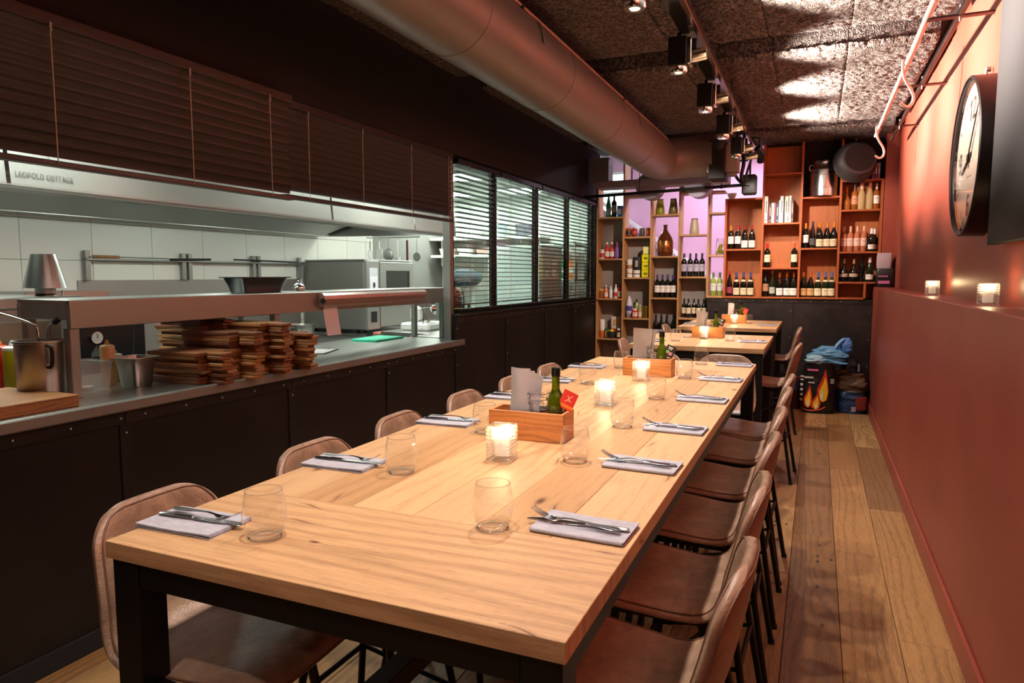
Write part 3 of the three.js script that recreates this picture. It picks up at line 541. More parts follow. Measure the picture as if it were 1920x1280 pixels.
sheaf('napkin_bundle', 'upright bundle of folded grey napkins in the first condiment box', 'napkins', -.905, -2.125, 4, .064, .225, .0035, .03, M.napkinLight, TY + .0075, 1.2, 0);
const menuMat = std(0x8c7e78, .6);
sheaf('menu_stack', 'two taupe menu cards standing in the far condiment box', 'menu', -.868, -3.75, 2, .105, .245, .004, .05, menuMat, TY + .0075, 0, .02);
sheaf('menu_stack', 'taupe menu cards standing in the box on the middle table', 'menu', -.925, -6.25, 2, .08, .22, .004, .04, menuMat, TY + .0075);
sheaf('menu_stack', 'white and red printed menu leaning in the box by the wine shelf', 'menu', -.90, -8.29, 2, .05, .22, .004, .04, std(0xc8b8b4, .6), TY + .0075, 0, .0);
function shakerStack(x, z, label) { // stacked ribbed glass dishes
  const t = thing('glass_dish', label, 'glass dish', [x, TY + .006, z], 0);
  for (let k = 0; k < 3; k++) mesh('dish', lathe([[0, 0], [.025, 0], [.03, .006], [.0335, .028], [.0335, .034], [.031, .034], [.0285, .01], [.02, .005], [0, .005]], 24, 0, k * .0405, 0), M.glass, t);
  mesh('rim_band', lathe([[.034, .112], [.037, .114], [.037, .132], [.034, .134], [.032, .132], [.032, .114], [.034, .112]], 24, 0, .012, 0), M.glass, t);
}
shakerStack(-.835, -2.133, 'stack of clear glass dishes between napkins and oil bottle in the first condiment box');
shakerStack(-.799, -3.742, 'stack of clear glass dishes behind the candle in the far condiment box');
shakerStack(-.853, -6.25, 'stack of clear glass dishes in the box on the middle table');
shakerStack(-.83, -8.29, 'stack of clear glass dishes in the box by the wine shelf');

// ---------- venetian blinds ----------
function blind(label, z0, z1, yTop, yBot, pitch, tilt, mat, xo, stack, cords, railMat, headVisible) {
  const L = z0 - z1, cz = (z0 + z1) / 2, t = thing('venetian_blind', label, 'blind', [xo, 0, cz], 0);
  const sw = .05; const prof = []; for (let k = 0; k <= 4; k++) { const q = k / 2 - 1; prof.push([q * sw / 2, .0035 * (1 - q * q)]); } for (let k = 4; k >= 0; k--) { const q = k / 2 - 1; prof.push([q * sw / 2, .0035 * (1 - q * q) - .002]); }
  const sg = xf(ext(prof, L - .01), { r: [0, 0, tilt] });
  mesh('head_rail', bb(-.028, .028, yTop - .05, yTop, -L / 2, L / 2, .004), railMat, t);
  let y = yTop - .05 - pitch * .4;
  for (; y > yBot + .055 + stack * .006; y -= pitch) { const s = mesh('slat', sg, mat, t); s.position.y = y; }
  const flat = ext(prof, L - .01);
  for (let k = 0; k < stack; k++) { const s = mesh('slat', flat, mat, t); s.position.y = y + pitch * .4 - k * .0055; }
  mesh('bottom_rail', bb(-.027, .027, yBot, yBot + .022, -L / 2, L / 2, .004), railMat, t);
  for (const c of cords) { const z = c - cz; mesh('lift_cord', [bb(-.0295, -.0285, yBot + .01, yTop - .05, z - .0012, z + .0012, 0), bb(.0285, .0295, yBot + .01, yTop - .05, z - .0012, z + .0012, 0), bb(.031, .032, yBot + .01, yTop - .04, z - .001, z + .001, 0)], M.cord, t); mesh('cord_clip', bb(.024, .034, yTop - .075, yTop - .04, z - .006, z + .006, .001), M.steelDull, t); }
  return t;
}
blind('wide dark brown blind lowered over the pass, on the end with the conical lamp', .6, -3.235, 2.66, 2.07, .046, 1.22, M.slatDark, -2.80, 0, [.1, -.9, -1.86, -2.52, -3.05], std(0x3a2a20, .4));
blind('dark brown blind lowered over the pass in front of the combi oven', -3.245, -5.29, 2.66, 2.09, .040, 1.22, M.slatDark, -2.872, 6, [-3.45, -4.0, -4.62, -5.2], std(0x1c1512, .45));
const wn = ['first', 'second', 'third', 'fourth'];
for (let i = 0; i < 4; i++) blind(`black open slatted blind over the ${wn[i]} kitchen window, counting from the pass`, WZ[i] - .015, WZ[i + 1] + .015, 2.64, 1.325, .043, .12, M.slatBlack, -2.868, 2, [WZ[i] - .22, WZ[i + 1] + .25], M.black);

// ---------- steel pass counter, its shelf and what stands on it ----------
{ const t = thing('pass_counter', 'stainless steel kitchen pass counter behind the dark riveted panels', 'counter', [-3.27, 0, -2.75]);
  const z0 = 1.8, z1 = -2.68; // relative to -2.75
  mesh('worktop', bb(-.50, .425, 1.04, 1.08, z1, z0, .003), M.steel, t); mesh('front_edge', bb(.425, .455, 1.032, 1.083, z1, z0, .006), M.steelDull, t);
  mesh('back_panel', bb(-.48, -.46, 0, 1.04, z1 + .02, z0 - .02, .002), M.steelDull, t); mesh('under_shelf', bb(-.46, .3, .45, .47, z1 + .02, z0 - .02, .002), M.steelDull, t);
  for (const z of [z1 + .06, -.4, z0 - .1]) mesh('support', bb(-.4, .3, 0, 1.04, z - .02, z + .02, .002), M.steelDull, t); }
{ const t = thing('pass_shelf', 'raised brushed steel shelf on square posts along the pass counter', 'shelf', [-3.24, 1.08, -3.83]);
  const z0 = 1.77, z1 = -1.72;
  mesh('shelf_plate', bb(-.18, .18, .43, .45, z1, z0, .002), M.steel, t);
  mesh('front_apron', bb(.16, .185, .32, .45, z1, z0, .003), M.steelDull, t); mesh('back_apron', bb(-.185, -.16, .36, .43, z1, z0, .003), M.steelDull, t);
  for (const z of [z1 + .03, .44, z0 - .03]) for (const x of [-.15, .145]) mesh('post', bb(x - .022, x + .022, 0, x > 0 ? .32 : .36, z - .022, z + .022, .003), M.steelDull, t);
  for (const z of [z0 - .01, z1 + .01]) mesh('end_apron', bb(-.16, .16, .36, .43, z - .01, z + .01, .002), M.steelDull, t); }
{ const t = thing('heat_lamp_tube', 'long rounded copper-toned heat lamp housing on the pass shelf front', 'heat lamp', [-3.035, 1.475, -4.43]);
  mesh('housing', [xf(ext([[-.02, .045], [.012, .045], [.03, .03], [.034, .006], [.03, -.012], [.022, -.02], [.03, -.03], [.02, -.05], [-.02, -.05]], 1.33), { r: [0, 0, 0] })], std(0xb4a49e, .34, { metalness: .8 }), t);
  mesh('end_knob', [cyl(.018, .018, .012, .02, -.005, .67, 14, [Math.PI / 2, 0, 0])], M.blackMatt, t); mesh('screw', [cyl(.004, .004, .006, .03, -.036, .1, 8, [0, 0, Math.PI / 2])], M.steelDull, t); }
{ const t = thing('food_container', 'black plastic food container with flared rim on the pass shelf', 'container', [-3.27, 1.53, -3.43]);
  mesh('tub', loft([sqRing(.07, .02, 0), sqRing(.078, .02, .05), sqRing(.088, .022, .092), sqRing(.1, .022, .094), sqRing(.1, .022, .1), sqRing(.084, .02, .098), sqRing(.07, .02, .012)].map(r => r.map(p => [p[0], p[1], p[2] * 2.3]))), std(0x1a1e1e, .3), t); }
{ const t = thing('service_bell', 'small chrome service bell on the pass shelf beside the black container', 'bell', [-3.3, 1.53, -3.86]);
  mesh('base', lathe([[0, 0], [.05, 0], [.05, .006], [.02, .012], [0, .012]], 24), M.chrome, t); mesh('dome', lathe([[.04, .016], [.041, .022], [.034, .042], [.016, .055], [0, .058]], 24), M.chrome, t); mesh('button', lathe([[0, .058], [.004, .058], [.004, .068], [.008, .07], [.006, .076], [0, .077]], 12), M.chrome, t); }
tag(mesh('order_slip', xf(shell(8, 4, (u, v) => [.012 * u * u, -u * .225, (v - .5) * .15 - u * .03], .0008), { p: [-3.048, 1.455, -3.87] }), std(0xe6e2e4, .8)), 'white paper order slip hanging from the pass shelf apron', 'paper');
{ const t = thing('clipboard', 'clipboard with white paper lying on the steel pass counter', 'clipboard', [-3.36, 1.08, -4.1], .35);
  mesh('board', box(.24, .004, .33, 0, .002, 0, .001), M.blackMatt, t); mesh('paper', box(.21, .002, .29, 0, .0055, .012, 0), std(0xe4e8e6, .8), t); mesh('clip', [box(.1, .008, .03, 0, .009, -.14, .002), cyl(.004, .004, .1, 0, .015, -.15, 8, [0, 0, Math.PI / 2])], M.steelDull, t); }
tag(mesh('green_chopping_board', box(.26, .018, .42, -3.5, 1.089, -5.1, .004), std(0x26c49c, .5)), 'green plastic chopping board at the oven end of the pass counter', 'chopping board');
// stacks of serving boards
{ const bg = [box(.2, .018, .36, 0, 0, 0, .002, 2), box(.2, .018, .36, 0, 0, 0, .002, 2, .3, .1), box(.19, .018, .33, 0, 0, 0, .002, 2, .1, .2)];
  const lug = box(.07, .018, .11, 0, 0, 0, .004, 2);
  let proto = [];
  const stacks = [[-3.06, -2.69, 9, 'the stack by the steel tub'], [-3.05, -2.90, 14, 'the second stack, partly under the shelf'], [-3.36, -3.0, 17, 'the back stack behind the posts'], [-3.03, -3.10, 16, 'the third stack, beside the middle post'], [-3.03, -3.31, 12, 'the stack closest to the clipboard']];
  for (const [x, z, n, w] of stacks) for (let k = 0; k < n; k++) {
    const label = `wooden serving board, ${k === n - 1 ? 'topmost' : k === 0 ? 'bottom one' : ord[k] + ' from the bottom'} of ${w}`, v = Math.floor(rnd() * 3);
    let o; const p = [x + rr(-.012, .012), 1.08 + .009 + k * .0182, z + rr(-.012, .012)], a = Math.PI / 2 + rr(-.08, .08);
    if (!proto[v]) { o = thing('serving_board', label, 'serving board', p, a, 'stacked serving boards'); mesh('board', bg[v], M.board[v], o); const h = mesh('grip', lug, M.board[v], o); h.position.z = .23; proto[v] = o; }
    else { o = dup(proto[v], p, a, label); if (rnd() < .5) for (const c of o.children) c.material = M.board[Math.floor(rnd() * 4)]; }
  } }
{ const t = thing('steel_tub', 'deep stainless steel gastronorm tub beside the serving boards', 'tub', [-3.135, 1.08, -2.44], .1);
  mesh('tub', loft([sqRing(.052, .02, 0), sqRing(.056, .02, .01), sqRing(.066, .022, .115), sqRing(.07, .022, .135), sqRing(.07, .022, .146), sqRing(.086, .022, .148), sqRing(.086, .022, .152), sqRing(.068, .022, .152), sqRing(.052, .02, .01)]), M.steel, t); }
{ const t = thing('clear_food_box', 'clear plastic food box with a white spoon rest, beside the tall pot', 'food box', [-3.24, 1.08, -2.245], .05);
  mesh('box_body', loft([sqRing(.075, .02, .001), sqRing(.088, .02, .135), sqRing(.094, .02, .14), sqRing(.085, .02, .138), sqRing(.073, .02, .004)]), M.plasticClear, t); mesh('rim', loft([sqRing(.094, .02, .138), sqRing(.096, .02, .146), sqRing(.09, .02, .146), sqRing(.089, .02, .138)], false, false), M.plasticClear, t); }
tag(mesh('spoon_rest', lathe([[0, 0], [.03, 0], [.045, .016], [.044, .018], [.028, .004], [0, .003]], 24, -3.24, 1.086, -2.23), std(0xe0dcd4, .4)), 'small white bowl inside the clear food box', 'bowl');
function squeeze(x, z, h, r, body, cap, tip, label) {
  const t = thing('squeeze_bottle', label, 'squeeze bottle', [x, 1.08, z], 0);
  mesh('bottle_body', lathe([[0, 0], [r * .94, 0], [r, .006], [r, h * .8], [r * .92, h * .84], [0, h * .84]], 24), std(body, .3), t);
  mesh('cap', lathe([[r * .96, h * .8], [r * 1.0, h * .805], [r * 1.0, h * .86], [r * .7, h * .885], [r * .34, h * .89], [0, h * .89]], 24), std(cap, .4), t);
  mesh('nozzle', lathe([[r * .3, h * .88], [r * .28, h * .93], [r * .14, h * .985], [r * .1, h], [0, h]], 12), std(tip, .4), t);
}
squeeze(-3.30, -2.41, .235, .034, 0xc8a870, 0xd8bc84, 0xcfa864, 'cream sauce squeeze bottle standing behind the steel tub');
squeeze(-3.53, -2.09, .25, .042, 0xa08c10, 0xdcdccc, 0xd8e0d8, 'mustard yellow squeeze bottle beside the tall steel pot');
squeeze(-3.62, -2.085, .25, .042, 0xd01414, 0xc82018, 0xe07020, 'red ketchup squeeze bottle next to the mustard one');
squeeze(-3.36, -2.50, .17, .03, 0xb09868, 0x9c9c94, 0x9c9c94, 'small jar of brown sauce half hidden behind the steel tub');
{ const t = thing('tall_pot', 'tall round stainless steel pot holding ladles on the pass counter', 'pot', [-3.2, 1.08, -2.012]);
  mesh('pot_body', lathe([[0, .003], [.088, .003], [.093, .012], [.098, .26], [.104, .262], [.104, .27], [.096, .27], [.091, .02], [0, .016]], 40), M.steel, t); mesh('foot_ring', lathe([[.08, 0], [.094, 0], [.094, .014], [.08, .014]], 32), M.rubber, t);
  const h = mesh('handle', [tube([[.098, .25, .03], [.125, .245, .03], [.13, .2, .03], [.12, .16, .03], [.097, .155, .03]], .008, 8, 20)], M.blackMatt, t); for (const y of [.245, .16]) mesh('rivet', xf(rivetGeo, { p: [.1, y, .03] }), M.chrome, h); }
{ const t = thing('ladle', 'steel ladle with a long bent handle leaning out of the tall pot', 'ladle', [-3.2, 1.08, -2.012]);
  mesh('handle', tube([[-.02, .06, 0], [-.005, .3, .0], [-.02, .345, .02], [-.12, .40, .12], [-.22, .425, .22]], .006, 8, 30), M.chrome, t); mesh('bowl', lathe([[0, .02], [.03, .025], [.04, .05], [.038, .05], [.028, .03], [0, .025]], 18, -.02, .01, 0), M.chrome, t); }
{ const t = thing('tongs', 'black handled kitchen utensil pointing up out of the tall pot', 'utensil', [-3.2, 1.08, -2.012]);
  mesh('shaft', tube([[.01, .08, -.03], [.02, .3, -.03], [.04, .345, -.045]], .009, 8, 16), M.steelDull, t); mesh('grip', tube([[.04, .345, -.045], [.075, .385, -.07], [.1, .39, -.08]], .013, 8, 14), M.blackMatt, t); mesh('arm', bar([-.02, .07, -.04], [.02, .37, -.06], .007, 4), M.steel, t); }
{ const t = thing('cutting_board', 'thick wooden cutting board at the edge of the pass counter', 'cutting board', [-3.13, 1.08, -1.66], .0);
  mesh('block', box(.48, .052, .62, 0, .026, 0, .004, 2), M.board[3], t); mesh('grip_slot', box(.012, .014, .14, .236, .026, .08, .004), std(0x4a2e18, .7), t); }

const font = await new FontLoader().loadAsync('fonts/droid/droid_sans_regular.typeface.json');
// ---------- kitchen behind the pass ----------
{ const t = thing('conical_lamp', 'brushed steel heat lamp with conical shade at the grill end', 'lamp', [-3.95, 1.525, -2.535]);
  mesh('shade', lathe([[.106, .045], [.108, .045], [.06, .232], [.0, .235], [.0, .232], [.058, .23]], 36), M.steel, t); mesh('collar', cyl(.05, .05, .04, 0, .034, 0, 24), M.steelDull, t); mesh('socket', lathe([[0, 0], [.05, 0], [.055, .006], [.045, .014], [0, .014]], 24), M.chrome, t); mesh('side_stud', cyl(.006, .006, .03, .07, .015, -.05, 8), M.chrome, t); }
{ const t = thing('steel_cabinet', 'stainless steel cabinet with ledge under the conical lamp', 'cabinet', [-4.2, 0, -1.95]);
  mesh('cabinet_body', bb(-.35, .38, 0, 1.465, -.68, .95, .004), M.steelDull, t); mesh('top_ledge', bb(-.37, .40, 1.465, 1.525, -.71, .97, .006), M.steel, t); for (const z of [-.25, .42]) { const d = mesh('cabinet_door', bb(.38, .392, .15, 1.4, z - .32, z + .32, .004), M.steel, t); mesh('handle', bb(.392, .42, .6, .9, z + .26, z + .28, .003), M.chrome, d); } }
{ const t = thing('charcoal_oven', 'black charcoal oven door with round dial thermometer and flame emblem', 'oven', [-4.75, 0, -3.28]);
  mesh('oven_body', bb(-.5, .12, .75, 1.44, -.42, .3, .01), M.black, t); mesh('oven_door', xf(ext([[-.33, -.2], [.27, -.2], [.31, .2], [-.33, .2]], .05, .008), { p: [.15, 1.16, .01], r: [0, Math.PI / 2, 0] }), std(0x08080a, .35), t);
  mesh('door_handle', tube([[.17, 1.34, .3], [.21, 1.365, .25], [.21, 1.365, -.26], [.17, 1.355, -.3]], .014, 8, 20), M.steel, t);
  const d = mesh('thermometer', [cyl(.042, .042, .016, .185, 1.21, .02, 24, [0, 0, Math.PI / 2])], M.chrome, t); mesh('dial', xf(new THREE.CircleGeometry(.035, 24), { r: [0, Math.PI / 2, 0], p: [.1945, 1.21, .02] }), std(0xb8b8b4, .3), d); mesh('needle', box(.002, .03, .004, .196, 1.222, .02, 0), M.blackMatt, d);
  mesh('emblem', [-.03, -.015, 0, .015, .03].map((o, i) => xf(ext([[-.009, 0], [.009, 0], [.007, .03 + .02 * (2 - Math.abs(i - 2))], [0, .045 + .022 * (2 - Math.abs(i - 2))], [-.006, .03 + .015 * (2 - Math.abs(i - 2))]], .002), { p: [.177, 1.075, o + .02], r: [0, Math.PI / 2, 0] })), std(0x5a5c5c, .5), t);
  mesh('base_cabinet', bb(-.5, .1, 0, .75, -.42, .3, .006), M.steelDull, t); mesh('flue_ledge', bb(-.5, -.1, 1.44, 1.53, -.3, .3, .004), M.steel, t); }
{ const t = thing('cooking_range', 'long stainless steel cooking range with control knobs under the hood', 'range', [-4.88, 0, -5.4]);
  mesh('range_body', bb(-.5, .42, .1, .93, -.95, 1.6, .004), M.steelDull, t); mesh('cooktop', bb(-.5, .46, .93, .975, -.95, 1.6, .006), M.steel, t); mesh('front_rail', bar([.52, .92, -.92], [.52, .92, 1.55], .018, 10), M.steel, t);
  for (let i = 0; i < 7; i++) { const k = mesh('control_knob', [cyl(.024, .02, .035, .44, .84, 1.3 - i * .33, 14, [0, 0, -Math.PI / 2])], M.blackMatt, t); mesh('knob_cap', xf(new THREE.CircleGeometry(.014, 12), { r: [0, Math.PI / 2, 0], p: [.459, .84, 1.3 - i * .33] }), std(0x8aa0d0, .4), k); }
  for (let i = 0; i < 3; i++) mesh('burner_grate', [-.15, 0, .15].flatMap(o => [bb(-.3, .3, .985, 1.0, .95 - i * .5 + o - .008, .95 - i * .5 + o + .008, 0), bb(o * 1.6 - .008, o * 1.6 + .008, .975, .995, .75 - i * .5, 1.15 - i * .5, 0)]), M.black, t);
  mesh('oven_door', bb(.42, .435, .2, .75, -.2, .6, .004), M.steel, t); }
for (const [x, z, r, h, w] of [[-4.85, -5.05, .07, .15, 'front of the order slip'], [-4.75, -5.32, .065, .15, 'the range beside the first tub'], [-5.0, -5.85, .16, .12, 'the range, wide and low by the combi oven']]) { const t = thing('saucepan', 'steel saucepan standing on ' + (w === 'front of the order slip' ? 'the range behind the order slip' : w), 'pan', [x, 1.0, z]); mesh('pan_body', lathe([[0, 0], [r * .8, 0], [r * .85, .01], [r, h], [r * 1.08, h + .004], [r * .97, h + .004], [r * .82, .012], [0, .008]], 28), M.steel, t); mesh('handle', bar([r, h * .85, 0], [r + .1, h * .95, .05], .007, 8), M.steelDull, t); }
{ const t = thing('combi_oven', 'large stainless steel combi oven with glazed door and control panel', 'oven', [-4.92, 0, -6.86]);
  mesh('oven_body', bb(-.42, .38, 1.04, 1.80, -.46, .5, .008), M.steelDull, t); mesh('top_plate', bb(-.42, .40, 1.80, 1.815, -.47, .51, .003), M.steel, t);
  mesh('control_column', bb(.38, .42, 1.04, 1.80, .26, .5, .004), std(0xa6a6a2, .45, { metalness: .8 }), t);
  const p = mesh('control_panel', bb(.42, .426, 1.42, 1.72, .30, .455, .002), std(0xc8ccd4, .3), t);
  mesh('display', xf(new THREE.PlaneGeometry(.145, .20), { r: [0, Math.PI / 2, 0], p: [.4275, 1.53, .3775] }), std(0xffffff, .4, { map: canvasTex(96, 128, c => { c.fillStyle = '#e8eaf2'; c.fillRect(0, 0, 96, 128); c.fillStyle = '#303438'; c.beginPath(); c.ellipse(50, 62, 16, 20, 0, 0, 7); c.fill(); c.fillRect(42, 74, 14, 16); c.fillStyle = '#f028b0'; c.fillRect(4, 100, 88, 24); c.fillStyle = '#a01070'; for (const x of [14, 38, 62, 76]) c.fillRect(x, 106, 12, 10); }) }), p);
  mesh('dial_knob', cyl(.04, .036, .03, .435, 1.36, .378, 20, [0, 0, -Math.PI / 2]), std(0x601c20, .35), t); mesh('vent_grille', bb(.42, .425, 1.12, 1.24, .32, .43, .004), M.blackMatt, t);
  const d = mesh('oven_door', [bb(.38, .425, 1.06, 1.30, -.45, .25, .005), bb(.38, .425, 1.69, 1.79, -.45, .25, .005), bb(.38, .425, 1.3, 1.69, -.45, -.37, .004), bb(.38, .425, 1.3, 1.69, .13, .25, .004)], std(0xa6a6a2, .42, { metalness: .8 }), t);
  mesh('door_glass', bb(.395, .41, 1.3, 1.69, -.37, .13, .002), std(0x1a1614, .08), d); mesh('door_handle', [bar([.47, 1.3, .21], [.47, 1.36, .21], .014, 8), bb(.425, .475, 1.37, 1.385, -.3, .2, .004)], M.blackMatt, d);
  mesh('stand', [bb(-.4, .38, .96, 1.0, -.45, .48, .004)], M.steel, t); for (const x of [-.36, .34]) for (const z of [-.4, .44]) mesh('leg', cyl(.03, .03, .05, x, 1.02, z, 12), M.black, t); mesh('base_cabinet', bb(-.4, .3, 0, .96, -.45, .48, .004), M.steelDull, t); }
tag(mesh('meat_tray', [box(.3, .03, .36, -4.33, 1.0, -6.6, .008)], std(0xd88078, .6)), 'tray of pink meat on the counter in front of the combi oven', 'tray');
{ const t = thing('front_worktop', 'narrow steel worktop with rail in front of the combi oven', 'worktop', [-4.29, 0, -7.0]); mesh('worktop', bb(-.2, .2, .945, .985, -.9, .6, .004), M.steel, t); mesh('cabinet', bb(-.2, .14, .06, .945, -.9, .6, .004), M.steelDull, t); mesh('towel_rail', bar([.24, .9, -.85], [.24, .9, .55], .014, 10), M.steel, t); }
{ const t = thing('extractor_hood', 'long stainless steel extractor hood with light panels above the range', 'extractor hood', [-4.5, 0, -3.6]);
  const z0 = 3.0, z1 = -3.08;
  mesh('front_panel', xf(ext([[.90, 2.07], [.93, 2.07], [.93, 2.085], [.86, 2.78], [.83, 2.78]], z0 - z1), { p: [0, 0, (z0 + z1) / 2] }), M.hoodSteel, t); mesh('lower_lip', bb(.80, .93, 2.055, 2.075, z1, z0, .003), M.steelDull, t);
  mesh('back_gutter', bb(-.89, -.74, 2.09, 2.13, z1, z0, .003), M.steel, t); mesh('inner_top', bb(-.89, .87, 2.32, 2.34, z1, z0, 0), M.steelDull, t); mesh('filter_bank', xf(box(.9, .02, z0 - z1 - .2, 0, 0, 0, .002), { r: [0, 0, .28], p: [-.35, 2.22, (z0 + z1) / 2] }), M.steelDull, t);
  for (const z of [z0 - .01, z1 + .01]) mesh('end_panel', xf(ext([[-.89, 2.09], [.92, 2.07], [.86, 2.78], [-.89, 2.78]], .02), { p: [0, 0, z] }), M.steel, t);
  for (const z of [1.15, -1.3, -2.55]) { mesh('panel_seam', xf(box(.004, .68, .02, 0, 0, 0, .001), { r: [0, 0, .1], p: [.897, 2.42, z + .3] }), M.chrome, t); }
  mesh('maker_lettering', xf(new TextGeometry('LEOPOLD COTTAGE', { font, size: .024, depth: .002, curveSegments: 3 }), { r: [0, Math.PI / 2, 0], p: [.929, 2.12, 1.42] }), std(0x77746c, .6), t);
  for (const z of [1.25, -.6, -2.35]) { mesh('hood_light', bb(.1, .55, 2.305, 2.318, z - .35, z + .35, .002), emit(0xf6fff0, 3), t); const g = new THREE.Vector3(-4.17, 2.295, -3.6 + z); area(g.toArray(), [g.x, 0, g.z], .44, .68, 15); } }
{ const t = thing('skewer_rack', 'wall mounted rack holding long steel skewers over the backsplash', 'rack', [-5.39, 1.6, -5.1]);
  for (const z of [1.31, .38, .31, -.5, -.57, -1.2]) mesh('rack_bracket', bb(0, .035, 0, .24, z - .02, z + .02, .002), M.steelDull, t);
  mesh('skewer', bar([.05, .19, 1.3], [.05, .185, .1], .006, 8), M.steel, t); mesh('wooden_grip', bar([.05, .19, 1.28], [.05, .19, 1.05], .013, 8), M.board[0], t); mesh('skewer', bar([.055, .195, -.2], [.055, .185, -1.15], .008, 8), M.black, t); mesh('skewer', bar([.06, .19, .1], [.06, .18, .55], .011, 8), M.black, t); mesh('skewer', bar([.05, .18, -1.0], [.05, .185, -1.45], .012, 8), M.steelDull, t); mesh('shelf_bar', bb(0, .05, .16, .175, -1.25, 1.33, .002), M.steelDull, t); }
// end of the kitchen: shelves, hanging tools, mixer, fridge, store shelf seen through the blinds
{ const t = thing('wall_shelf', 'white wall shelf above the dish area at the end of the kitchen', 'shelf', [-4.55, 2.18, -9.45]); mesh('shelf_board', bb(-.85, .95, -.02, .02, -.19, .2, .003), M.white, t); mesh('bracket', [bb(-.7, -.68, -.16, -.02, -.19, .1, .002), bb(.6, .62, -.16, -.02, -.19, .1, .002)], M.white, t); }
{ const t = thing('wall_shelf', 'lower white wall shelf holding pink and white trays', 'shelf', [-4.75, 1.92, -9.45]); mesh('shelf_board', bb(-.6, .7, -.02, .02, -.19, .25, .003), M.white, t); mesh('bracket', [bb(-.5, -.48, -.14, -.02, -.19, .1, .002), bb(.5, .52, -.14, -.02, -.19, .1, .002)], M.white, t); }
for (let i = 0; i < 4; i++) tag(mesh('storage_tray', loft([sqRing(.1, .02, 0), sqRing(.12, .02, .09), sqRing(.125, .02, .1), sqRing(.11, .02, .1), sqRing(.09, .02, .01)].map(r => r.map(p => [p[0] + -5.15 + i * .31, p[1] + 1.94, p[2] - 9.43]))), std([0xe8d4cc, 0xf0e4e0, 0xe0a8a0, 0xd8dcdc][i], .5)), ['cream', 'white', 'pink', 'grey'][i] + ' storage tray on the lower white wall shelf', 'tray');
for (let i = 0; i < 3; i++) tag(mesh('storage_bin', loft([sqRing(.1, .02, 0), sqRing(.11, .02, .16), sqRing(.118, .02, .17), sqRing(.1, .02, .17), sqRing(.09, .02, .01)].map(r => r.map(p => [p[0] - 4.75 + i * .42, p[1] + 2.2, p[2] - 9.43]))), std([0xf0f2f0, 0xa8b4b8, 0x50585c][i], .5)), ['white', 'pale blue', 'dark grey'][i] + ' storage bin on the upper white wall shelf', 'bin');
{ const t = thing('tool_rail', 'steel rail with hanging hooks across the end of the range', 'rail', [-5.0, 2.12, -7.62]); mesh('rail', bar([-.38, 0, 0], [.42, 0, 0], .008, 8), M.steel, t); for (let i = 0; i < 6; i++) mesh('hook', tube([[-.32 + i * .14, .012, 0], [-.32 + i * .14, .0, .012], [-.32 + i * .14, -.03, .006], [-.32 + i * .14, -.045, .016]], .003, 6, 14), M.steelDull, t); mesh('hanger', [bar([-.36, 0, 0], [-.36, .2, 0], .004, 6), bar([.4, 0, 0], [.4, .2, 0], .004, 6)], M.steelDull, t); }
const hangers = [['whisk', 'steel whisk hanging from the tool rail', t => { for (let k = 0; k < 5; k++) { const a = k * Math.PI / 5; mesh('wire', tube([[0, -.14, 0], [.03 * Math.cos(a), -.2, .03 * Math.sin(a)], [0, -.29, 0], [-.03 * Math.cos(a), -.2, -.03 * Math.sin(a)], [0, -.14, 0]], .0016, 5, 24), M.steelDull, t); } mesh('handle', cyl(.01, .01, .1, 0, -.09, 0, 10), M.steelDull, t); }],
  ['spatula', 'white plastic spatula hanging from the tool rail', t => { mesh('blade', ext([[-.05, -.34], [.05, -.34], [.045, -.14], [-.04, -.14]], .012, .003), M.white, t); mesh('handle', cyl(.009, .009, .1, 0, -.09, 0, 10), M.white, t); }],
  ['sieve', 'round wire sieve hanging from the tool rail', t => { mesh('hoop', xf(new THREE.TorusGeometry(.075, .005, 8, 28), { p: [0, -.22, 0] }), M.steelDull, t); mesh('mesh_bowl', xf(new THREE.SphereGeometry(.072, 16, 8, 0, Math.PI), { p: [0, -.22, 0], s: [1, 1, .6] }), std(0x9a9c9a, .6, { metalness: .6 }), t); mesh('handle', bar([0, -.145, 0], [0, -.04, 0], .005, 8), M.steelDull, t); }],
  ['ladle', 'white ladle hanging from the tool rail', t => { mesh('handle', bar([0, -.24, 0], [0, -.04, 0], .006, 8), M.white, t); mesh('bowl', lathe([[0, -.3], [.03, -.29], [.042, -.25], [.04, -.25], [.028, -.285], [0, -.294]], 18), M.white, t); }],
  ['tongs', 'dark red handled brush hanging from the tool rail', t => { mesh('handle', bar([0, -.3, 0], [0, -.04, 0], .014, 8), std(0x4a1410, .5), t); mesh('head', box(.05, .05, .02, 0, -.32, 0, .006), M.blackMatt, t); }],
  ['skimmer', 'round steel skimmer hanging from the tool rail', t => { mesh('handle', bar([0, -.2, 0], [0, -.04, 0], .005, 8), M.steelDull, t); mesh('disc', cyl(.055, .055, .004, 0, -.25, 0, 24, [Math.PI / 2, 0, 0]), M.steelDull, t); }]];
hangers.forEach(([n, l, f], i) => { const t = thing(n, l, 'utensil', [-5.32 + i * .14, 2.12, -7.604]); f(t); });
{ const t = thing('planetary_mixer', 'planetary mixer under a blue grey cover at the end of the kitchen', 'mixer', [-4.45, .98, -8.55]);
  mesh('base', box(.3, .06, .42, 0, .03, 0, .01), M.white, t); mesh('column', box(.16, .5, .14, 0, .3, -.13, .02), M.white, t); mesh('head_cover', xf(new THREE.SphereGeometry(1, 24, 14), { p: [.02, .62, .02], s: [.24, .13, .26] }), std(0x42525e, .8), t); mesh('mixing_bowl', lathe([[0, .06], [.08, .06], [.13, .14], [.145, .27], [.14, .27], [.12, .14], [0, .07]], 28, 0, 0, .06), M.chrome, t); mesh('whisk_shaft', cyl(.02, .02, .28, 0, .42, .06, 12), M.steel, t); }
